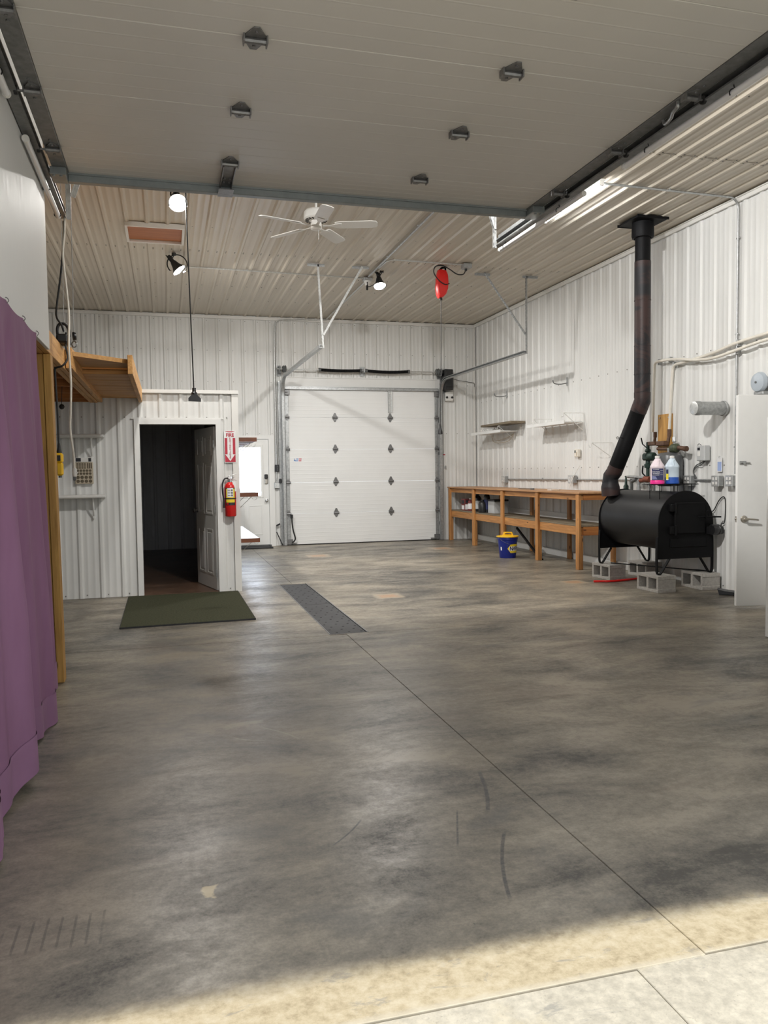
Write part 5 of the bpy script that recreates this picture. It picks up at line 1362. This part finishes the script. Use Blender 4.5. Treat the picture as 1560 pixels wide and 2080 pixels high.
part('latch', MB().box(5.445, 5.475, YB-.045, YB-.018, 1.44, 1.50, .004), M['galv'], ks)

# right wall: hooks, shelves, thermostat, outlets
def wall_hook(label, y, z):
    t = thing('wall_hook', label, 'hook', (6.1, y, z), group='utility hooks high on the right wall')
    part('plate', MB().box(6.100, 6.112, y-.012, y+.012, z-.06, z+.07, .002), M['galv'], t)
    part('arm', MB().tube(smooth_pts([(6.105, y, z-.02), (6.0, y, z-.04), (5.90, y, z-.035), (5.87, y, z-.01), (5.862, y, z+.02)], 5), .008, 8), M['galv_dark'], t)
wall_hook('single utility hook high on the right wall above the brown shelf', 13.655, 2.79)
wall_hook('single utility hook high on the right wall above the long white shelf', 11.352, 2.77)
def wire_bracket(parent, y, zt_, zb_, xo, hook=True):
    mb = MB().tube([(6.108, y, zt_), (xo, y, zt_)], .0045, 6).tube([(xo, y, zt_), (6.108, y, zb_)], .0045, 6).tube([(6.108, y, zt_+.01), (6.108, y, zb_-.03)], .005, 6)
    if hook: mb.tube(smooth_pts([(xo, y, zt_), (xo-.01, y, zt_-.05), (xo-.035, y, zt_-.06), (xo-.045, y, zt_-.03)], 4), .0045, 6)
    return part('wire_bracket', mb, M['white_plastic'], parent)
ws1 = thing('wall_shelf', 'short white shelf with a weathered board above it, near the room corner', 'shelf', (5.95, 13.8, 2.1))
part('board', MB().box(5.78, 6.09, 13.20, 14.62, 2.085, 2.105, .003).box(5.775, 5.785, 13.2, 14.62, 2.075, 2.125), M['white_paint'], ws1)
part('upper_board', MB().box(5.82, 6.10, 12.85, 14.22, 2.215, 2.255, .004), M['grey_board'], ws1, label='weathered grey brown upper board')
for y in (13.35, 14.1): wire_bracket(ws1, y, 2.195, 1.96, 5.80)
part('coiled_cable', MB().tube(smooth_pts([(6.08, 14.3, 2.05), (6.05, 14.1, 1.93), (6.07, 13.7, 1.91), (6.06, 13.4, 1.95), (6.08, 13.3, 2.05), (6.07, 13.5, 2.0), (6.07, 14.0, 1.95)], 6), .006, 6), M['beige_plastic'], ws1)
ws2 = thing('wall_shelf', 'long white shelf on wire brackets in the middle of the right wall', 'shelf', (5.95, 11.5, 2.1))
part('board', MB().box(5.79, 6.09, 10.85, 12.16, 2.10, 2.120, .003).box(5.785, 5.795, 10.85, 12.16, 2.085, 2.135), M['white_paint'], ws2)
wire_bracket(ws2, 11.87, 2.215, 1.95, 5.78); wire_bracket(ws2, 10.85, 2.245, 1.98, 5.78)
part('hanging_string', MB().tube(smooth_pts([(6.105, 10.84, 1.98), (6.10, 10.83, 1.7), (6.105, 10.85, 1.33)], 5), .003, 5), M['white_plastic'], ws2)
wb3 = thing('shelf_bracket', 'empty white wire shelf bracket on the right wall behind the flue pipe', 'bracket', (6.1, 10.05, 1.75))
wire_bracket(wb3, 10.05, 1.765, 1.56, 5.79)
th = thing('thermostat', 'beige thermostat on the right wall above the workbench', 'thermostat', (6.1, 11.0, 1.64))
part('case', MB().box(6.065, 6.112, 10.935, 11.055, 1.585, 1.70, .006), M['pvc'], th)
part('display', MB().box(6.062, 6.066, 11.0, 11.04, 1.645, 1.685), M['dark_grey'], th)
part('dial', MB().box(6.062, 6.066, 10.96, 10.985, 1.60, 1.66), M['beige_plastic'], th)
def outlet(label, y, z, w=0.13, ex_=None):
    t = thing('wall_outlet', label, 'outlet', (6.1, y, z), group='grey outlet boxes on the right wall')
    part('box', MB().box(6.045, 6.112, y-w/2, y+w/2, z-.06, z+.06, .006), M['grey_box'], t)
    c = part('cover_plate', MB().box(6.038, 6.046, y-w/2-.003, y+w/2+.003, z-.062, z+.062, .003), M['galv_light'], t)
    for dy in (-w*.22, w*.22):
        for dz in (-.025, .025): part('socket', MB().box(6.034, 6.039, y+dy-.014, y+dy+.014, z+dz-.016, z+dz+.016, .004), M['white_plastic'], c)
    if ex_: ex_(t)
    return t
outlet('double outlet box above the workbench near the room corner', 13.68, 1.22, 0.16, lambda t: part('white_cord', MB().tube(smooth_pts([(6.03, 13.60, 1.24), (5.99, 13.58, 1.20), (6.02, 13.64, 1.12), (6.05, 13.66, 1.08)], 4), .005, 6), M['white_plastic'], t))
outlet('double outlet box above the workbench under the thermostat', 11.12, 1.24, 0.16, lambda t: part('white_cord', MB().tube(smooth_pts([(6.09, 10.92, 1.45), (6.03, 11.03, 1.26), (5.99, 11.08, 1.10)], 4), .005, 6), M['white_plastic'], t))
outlet('outlet box on the right wall behind the blue jug', 8.265, 1.24, 0.13)
outlet('outlet box on the right wall just below the small blue card', 7.755, 1.24, 0.12)
outlet('outlet box on the right wall at the edge of the open white door', 7.525, 1.245, 0.11)

# duct stub, thermostat control, card, bell
du = thing('duct_stub', 'galvanised round duct stub sticking out of the right wall above the controls', 'duct', (6.1, 7.68, 2.06))
part('pipe', MB().tube([(5.70, 7.68, 2.06), (5.72, 7.68, 2.06), (5.725, 7.68, 2.06), (5.77, 7.68, 2.06), (5.775, 7.68, 2.06), (6.105, 7.68, 2.06)], [.074, .076, .079, .079, .075, .075], 28), M['galv'], du)
part('end_cap', MB().lathe([(0, .004), (.06, .004), (.074, 0), (.074, -.01)], (5.698, 7.68, 2.06), (-1, 0, 0), 28), M['galv_light'], du)
part('rolled_collar', MB().lathe([(.076, -.02), (.086, -.015), (.086, 0), (.076, .005)], (6.09, 7.68, 2.06), (1, 0, 0), 28), M['galv'], du)
ct = thing('stove_control', 'light grey control box with a small display on the right wall above the stove', 'controller', (6.08, 8.0, 1.56))
part('case', MB().box(6.03, 6.112, 7.93, 8.075, 1.475, 1.655, .008), M['grey_light'], ct)
part('display', MB().box(6.026, 6.031, 8.01, 8.05, 1.60, 1.63), M['black_print'], ct)
part('keypad', MB().box(6.027, 6.031, 8.005, 8.055, 1.53, 1.585, .002), M['white_plastic'], ct)
part('loop_wire', MB().tube(smooth_pts([(6.06, 8.02, 1.655), (6.05, 8.05, 1.675), (6.07, 8.10, 1.66), (6.10, 8.12, 1.6), (6.10, 8.13, 1.49)], 4), .004, 6), M['dark_grey'], ct)
for d in (0, .022):
    part('control_cable', MB().tube(smooth_pts([(6.08, 8.0-d, 1.475), (6.085, 8.05, 1.455-d), (6.09, 8.16, 1.42-d), (6.095, 8.215, 1.36-d), (6.09, 8.19-d, 1.30), (6.09, 8.185-d, 1.27)], 5), .0065, 6), M['dark_grey'], ct)
cd = thing('hang_card', 'small pale blue card hanging on the right wall above an outlet', 'card', (6.1, 7.75, 1.43))
part('card', MB().box(6.103, 6.106, 7.715, 7.80, 1.345, 1.515), M['white_print'], cd)
part('blue_print', MB().box(6.101, 6.1035, 7.725, 7.79, 1.355, 1.46), mat('pale blue print', (0.35, 0.45, 0.72), .5), cd)
part('hook', MB().tube([(6.112, 7.76, 1.52), (6.095, 7.76, 1.525), (6.093, 7.76, 1.505)], .003, 6), M['galv'], cd)
be = thing('alarm_bell', 'round grey blue alarm bell on the right wall above the open white door', 'bell', (6.1, 7.07, 2.28))
part('gong', MB().lathe([(0, .055), (.06, .053), (.095, .04), (.108, .018), (.110, 0), (.10, 0)], (6.055, 7.07, 2.285), (-1, 0, 0), 32).cyl((6.055, 7.07, 2.285), (6.112, 7.07, 2.285), .07, 20), M['grey_blue'], be)
part('centre_screw', MB().cyl((6.0, 7.07, 2.285), (5.993, 7.07, 2.285), .012, 10), M['dark_grey'], be)
part('striker_box', MB().box(6.03, 6.11, 7.00, 7.14, 2.155, 2.19, .006), M['galv'], be)

# black shoe-like scoop on the floor behind the door leaf
sc = thing('dust_pan', 'black plastic scoop lying on the floor behind the open white door', 'dust pan', (5.9, 7.3, 0))
part('pan', MB().prism([(0, 0), (.04, .004), (.22, .012), (.24, .05), (.225, .055), (.19, .03), (.05, .045), (-.02, .06)], (5.80, 7.36, 0.002), (0.75, -.66, 0), (0, 0, 1), (0.10, 0.12, 0)), M['black_plastic'], sc)
part('handle', MB().cyl((5.97, 7.25, .03), (6.06, 7.17, .055), .013, 10), M['black_plastic'], sc)

# white cabinet at the right edge
cb = thing('cabinet', 'tall white cabinet cut by the right edge of the picture', 'cabinet', (5.2, 5.2, 0))
part('body', MB().box(4.715, 5.55, 4.95, 5.42, 0.0, 1.80, .004), M['white_paint'], cb)
part('cabinet_door', MB().box(4.72, 5.545, 4.925, 4.947, 0.03, 1.79, .003), M['white_paint'], cb)
part('handle', MB().box(4.77, 4.785, 4.905, 4.926, 0.9, 1.05, .003), M['galv'], cb)

# ------------------------------------------------------------------ plumbing behind the stove
bd = thing('backing_board', 'knotty timber board on the right wall behind the boiler fittings', 'board', (6.1, 8.77, 1.8))
part('board', MB().box(6.075, 6.113, 8.64, 8.905, 1.58, 2.075, .003), M['wood_z'], bd)
part('bolt', MB().cyl((6.075, 8.86, 2.03), (6.068, 8.86, 2.03), .009, 6).cyl((6.075, 8.68, 2.03), (6.068, 8.68, 2.03), .009, 6), M['galv'], bd)
def pvc(label, pts, straps):
    t = thing('plastic_pipe', label, 'pipe', tuple(pts[0]), group='cream plastic heating pipes')
    part('pipe', MB().tube(smooth_pts(pts, 8), .0175, 12), M['pvc'], t)
    for p in straps: part('pipe_clamp', MB().obox(p, (.05, .018, .075), None, .003), M['grey_box'], t)
pvc('cream plastic pipe running along the right wall, upper of the pair at the right', [(6.07, 8.655, 1.88), (6.07, 8.63, 2.2), (6.07, 8.60, 2.55), (6.07, 8.585, 2.63), (6.07, 8.53, 2.665), (6.07, 8.40, 2.67), (6.07, 8.1, 2.685), (6.07, 7.8, 2.71), (6.07, 7.47, 2.755), (6.07, 7.0, 2.785), (6.07, 6.4, 2.80)], [(6.085, 8.58, 2.665), (6.085, 7.44, 2.755)])
pvc('cream plastic pipe that turns down left of the timber board', [(6.032, 8.955, 1.86), (6.032, 8.94, 2.2), (6.032, 8.92, 2.65), (6.032, 8.905, 2.72), (6.032, 8.85, 2.742), (6.032, 8.62, 2.735), (6.032, 8.40, 2.71), (6.032, 8.1, 2.66), (6.032, 7.8, 2.64), (6.032, 7.47, 2.665), (6.032, 7.0, 2.71), (6.032, 6.4, 2.73)], [(6.085, 8.885, 2.74), (6.085, 8.66, 2.738), (6.085, 7.44, 2.67)])
ta = thing('expansion_tank', 'dark grey expansion tank standing behind the two fluid jugs', 'tank', (5.96, 8.52, 1.2))
part('shell', MB().lathe([(0, 1.17), (.12, 1.175), (.155, 1.20), (.162, 1.24), (.162, 1.50), (.15, 1.55), (.10, 1.58), (.03, 1.59), (0, 1.59)], (5.955, 8.50, 0), (0, 0, 1), 32), mat('grey tank enamel', (0.10, 0.105, 0.11), .35, 0, .2, 5), ta)
part('seam_band', MB().lathe([(.163, 1.36), (.166, 1.37), (.163, 1.38)], (5.955, 8.50, 0), (0, 0, 1), 32), M['dark_grey'], ta)
part('neck', MB().cyl((5.955, 8.50, 1.585), (5.955, 8.50, 1.64), .018, 10), M['galv'], ta)
bf = thing('boiler_fittings', 'cluster of dark green valves and brown pipe fittings behind the stove', 'pipe fittings', (6.0, 8.75, 1.5))
X6 = 6.0
part('header_pipe', MB().box(5.97, 6.06, 8.64, 8.80, 1.675, 1.735, .01).box(5.97, 6.06, 8.83, 9.005, 1.685, 1.735, .01), M['copper'], bf)
part('riser_fitting', MB().cyl((6.05, 8.66, 1.72), (6.07, 8.655, 1.80), .02, 12).cyl((6.07, 8.655, 1.79), (6.07, 8.655, 1.88), .026, 12), M['copper'], bf)
part('riser_fitting', MB().cyl((6.05, 8.945, 1.72), (6.07, 8.955, 1.80), .018, 12).cyl((6.07, 8.955, 1.79), (6.07, 8.955, 1.86), .023, 12), M['copper'], bf)
part('olive_valve', MB().lathe([(.02, -.12), (.03, -.11), (.03, -.05), (.055, -.03), (.06, 0.0), (.055, .05), (.035, .07), (.032, .085), (0, .085)], (5.99, 8.44, 1.635), (0, -1, .08), 18), M['olive_cast'], bf)
part('brown_elbow', MB().tube(smooth_pts([(5.99, 8.36, 1.64), (5.985, 8.27, 1.63), (5.975, 8.20, 1.622)], 5), .028, 12).lathe([(0, -.02), (.033, -.018), (.033, .018), (0, .02)], (5.973, 8.195, 1.622), (0.1, -1, 0), 14), M['copper'], bf)
part('air_vent', MB().lathe([(.012, 0), (.012, .04), (.026, .05), (.026, .10), (.018, .115), (0, .115)], (5.99, 8.44, 1.665), (0, 0, 1), 14), M['galv_light'], bf)
part('tank_pipe', MB().cyl((5.99, 8.56, 1.63), (5.99, 8.78, 1.64), .02, 12).cyl((5.955, 8.50, 1.60), (5.98, 8.47, 1.63), .018, 10), M['copper'], bf)
vx, vy = 5.985, 8.985
part('valve_stack', MB().cyl((vx, vy, 1.26), (vx, vy, 1.73), .022, 12).lathe([(0, 1.40), (.04, 1.40), (.046, 1.415), (.046, 1.445), (.03, 1.46), (.028, 1.50), (0, 1.5)], (vx, vy, 0), (0, 0, 1), 16).lathe([(0, 1.60), (.03, 1.60), (.04, 1.62), (.03, 1.645), (0, 1.645)], (vx, vy, 0), (0, 0, 1), 14), M['green_cast'], bf)
pm_ = part('circulator_pump', MB().box(vx-.06, vx+.05, vy-.05, vy+.055, 1.495, 1.59, .02).lathe([(0, -.02), (.048, -.02), (.055, 0), (.055, .07), (.045, .085), (0, .085)], (vx, vy-.045, 1.545), (0.1, -1, 0), 18), M['green_cast'], bf)
part('ball_valve_lever', MB().beam((vx-.02, vy+.0, 1.66), (vx-.03, vy+.075, 1.71), .012, .008).beam((vx-.03, vy+.075, 1.71), (vx-.03, vy+.105, 1.79), .014, .008), M['black_metal'], bf)
part('lower_lever', MB().tube(smooth_pts([(vx-.02, vy+.03, 1.30), (vx-.03, vy+.075, 1.34), (vx-.03, vy+.06, 1.43)], 4), .009, 8), M['black_metal'], bf)
part('return_pipe', MB().cyl((5.985, 9.02, 1.275), (5.985, 9.44, 1.285), .019, 12).cyl((5.985, 9.44, 1.285), (5.985, 9.50, 1.287), .012, 8), M['galv'], bf)
part('rust_tee', MB().lathe([(0, -.06), (.035, -.06), (.042, -.03), (.042, .03), (.035, .06), (0, .06)], (5.985, 9.0, 1.255), (0, 1, .05), 16).cyl((5.985, 9.0, 1.25), (5.985, 9.15, 1.235), .026, 12), mat('rusty red fitting', (0.20, 0.055, 0.03), .6, .2, .3, 40), bf)
part('down_pipe', MB().cyl((5.97, 9.33, 1.03), (5.97, 9.33, 1.26), .022, 12).cyl((5.97, 9.33, 1.22), (5.97, 9.22, 1.255), .024, 12), M['galv_dark'], bf)
part('down_pipe', MB().cyl((5.97, 9.17, 1.03), (5.97, 9.17, 1.25), .020, 12).cyl((5.97, 9.17, 1.10), (5.97, 9.17, 1.16), .027, 12), M['galv'], bf)
part('relief_valve', MB().lathe([(0, 1.02), (.034, 1.02), (.034, 1.16), (.02, 1.18), (.012, 1.28), (.02, 1.29), (0, 1.30)], (5.98, 9.48, 0), (0, 0, 1), 14), M['green_cast'], bf)
part('down_pipe', MB().cyl((5.95, 8.83, 1.06), (5.97, 8.95, 1.2), .016, 10).cyl((5.90, 8.72, 1.03), (5.90, 8.72, 1.22), .015, 10), M['galv_dark'], bf)

# wire rack on the stove with two jugs
rk = thing('wire_rack', 'black wire rack with thin legs standing on top of the stove', 'rack', (5.62, 8.02, 1.2))
ZK = 1.212
def on_barrel(x): return SZ+math.sqrt(max(0, (SRAD-.006)**2-(x-SX)**2))
mb = MB()
for y in (7.90, 8.13): mb.tube([(5.335, y, ZK-.005), (5.93, y, ZK-.005)], .0045, 6)
for x in (5.335, 5.93): mb.tube([(x, 7.90, ZK-.005), (x, 8.13, ZK-.005)], .0045, 6)
for k in range(1, 12): mb.tube([(5.335+.0496*k, 7.90, ZK-.004), (5.335+.0496*k, 8.13, ZK-.004)], .0025, 5)
part('grid', mb, M['black_metal'], rk)
for (x, y) in [(5.43, 7.92), (5.58, 7.92), (5.75, 7.92), (5.43, 8.11), (5.58, 8.11), (5.80, 8.11), (5.88, 7.96)]:
    part('leg', MB().cyl((x, y, on_barrel(x)+.002), (x, y, ZK-.006), .0045, 6), M['black_metal'], rk)
def jug(label, cx, cy, body, fluid, level, labels):
    t = thing('fluid_jug', label, 'jug', (cx, cy, ZK))
    def sq(r, z, k=0.82): return [Vector((cx+r*c*(1 if abs(c) > abs(s) else k if False else 1), cy+r*s, z)) for c, s in [(math.cos(2*PI*i/24), math.sin(2*PI*i/24)) for i in range(24)]]
    def rings(prof):
        mb = MB(); n = 24
        for r, z, e in prof:
            for i in range(n):
                a = 2*PI*i/n; c, s = math.cos(a), math.sin(a)
                f = (abs(c)**e+abs(s)**e)**(-1/e)
                mb.v.append(Vector((cx+r*f*c, cy+r*f*s, ZK+z)))
        for j in range(len(prof)-1):
            for i in range(n): mb.f.append((j*n+i, j*n+(i+1) % n, (j+1)*n+(i+1) % n, (j+1)*n+i))
        mb.f.append(tuple(range(n-1, -1, -1))); mb.f.append(tuple((len(prof)-1)*n+i for i in range(n)))
        return mb
    part('fluid', rings([(.074, 0.0, 3), (.080, .006, 3), (.080, .030, 3), (.077, .034, 3), (.0765, level, 3)]), M[fluid], t)
    part('body', rings([(.0765, level+.0005, 3), (.0765, .185, 3), (.080, .190, 2.8), (.080, .206, 2.8), (.072, .222, 2.6), (.030, .288, 2), (.022, .296, 2), (.022, .302, 2)]), M[body], t)
    part('cap', MB().lathe([(0, .298), (.026, .298), (.027, .304), (.026, .325), (0, .327)], (cx, cy, ZK), (0, 0, 1), 18), M['white_plastic'], t)
    part('grip', MB().tube(smooth_pts([(cx+.028, cy-.004, ZK+.285), (cx+.010, cy-.046, ZK+.262), (cx+.012, cy-.064, ZK+.232), (cx+.014, cy-.072, ZK+.205)], 5), .010, 8), M[body], t)
    labels(t, cx, cy)
    t.rotation_euler = (0, 0, math.radians(-32))
    return t
def pink_label(t, cx, cy):
    y = cy-.0790
    l = part('label', MB().box(cx-.062, cx+.062, y, y+.0012, ZK+.050, ZK+.180), M['navy_print'], t)
    mbl = MB()
    lettering(mbl, 'RV & MARINE', .014, (cx-.015, y-.0006, ZK+.168), (1, 0, 0), (0, 0, 1), sx=.75)
    lettering(mbl, 'NON-TOXIC', .019, (cx-.015, y-.0006, ZK+.141), (1, 0, 0), (0, 0, 1), sx=.75)
    lettering(mbl, 'ANTIFREEZE', .019, (cx-.015, y-.0006, ZK+.120), (1, 0, 0), (0, 0, 1), sx=.72)
    mbl.box(cx-.058, cx+.02, y-.001, y, ZK+.101, ZK+.104)
    part('lettering', mbl, M['white_print'], l)
    part('pale_field', MB().prism([(-.058, .055), (0, .055), (-.02, .09), (-.058, .095)], (cx, y-.0008, ZK), (1, 0, 0), (0, 0, 1), (0, .0008, 0)), mat('violet print', (0.20, 0.22, 0.42), .5), l)
    part('small_print', MB().box(cx+.030, cx+.058, y-.001, y, ZK+.155, ZK+.158).box(cx+.030, cx+.055, y-.001, y, ZK+.128, ZK+.131).box(cx+.030, cx+.058, y-.001, y, ZK+.108, ZK+.111), M['grey_light'], l)
def blue_label(t, cx, cy):
    y = cy-.0785
    l = part('label', MB().box(cx-.066, cx-.044, y, y+.0012, ZK+.048, ZK+.168), M['navy_print'], t)
    part('yellow_warning', MB().box(cx-.068, cx-.042, y-.001, y, ZK+.055, ZK+.118), mat('bright yellow print', (0.85, 0.72, 0.03), .5), l)
    part('white_strip', MB().box(cx-.068, cx-.042, y-.001, y, ZK+.045, ZK+.054), M['white_print'], l)
jug('gallon jug with pink fluid and a dark printed label on the wire rack', 5.467, 8.02, 'pink_jug', 'pink', .048, pink_label)
jug('gallon jug a third full of blue fluid on the wire rack', 5.655, 8.01, 'blue_jug', 'blue_fluid', .078, blue_label)
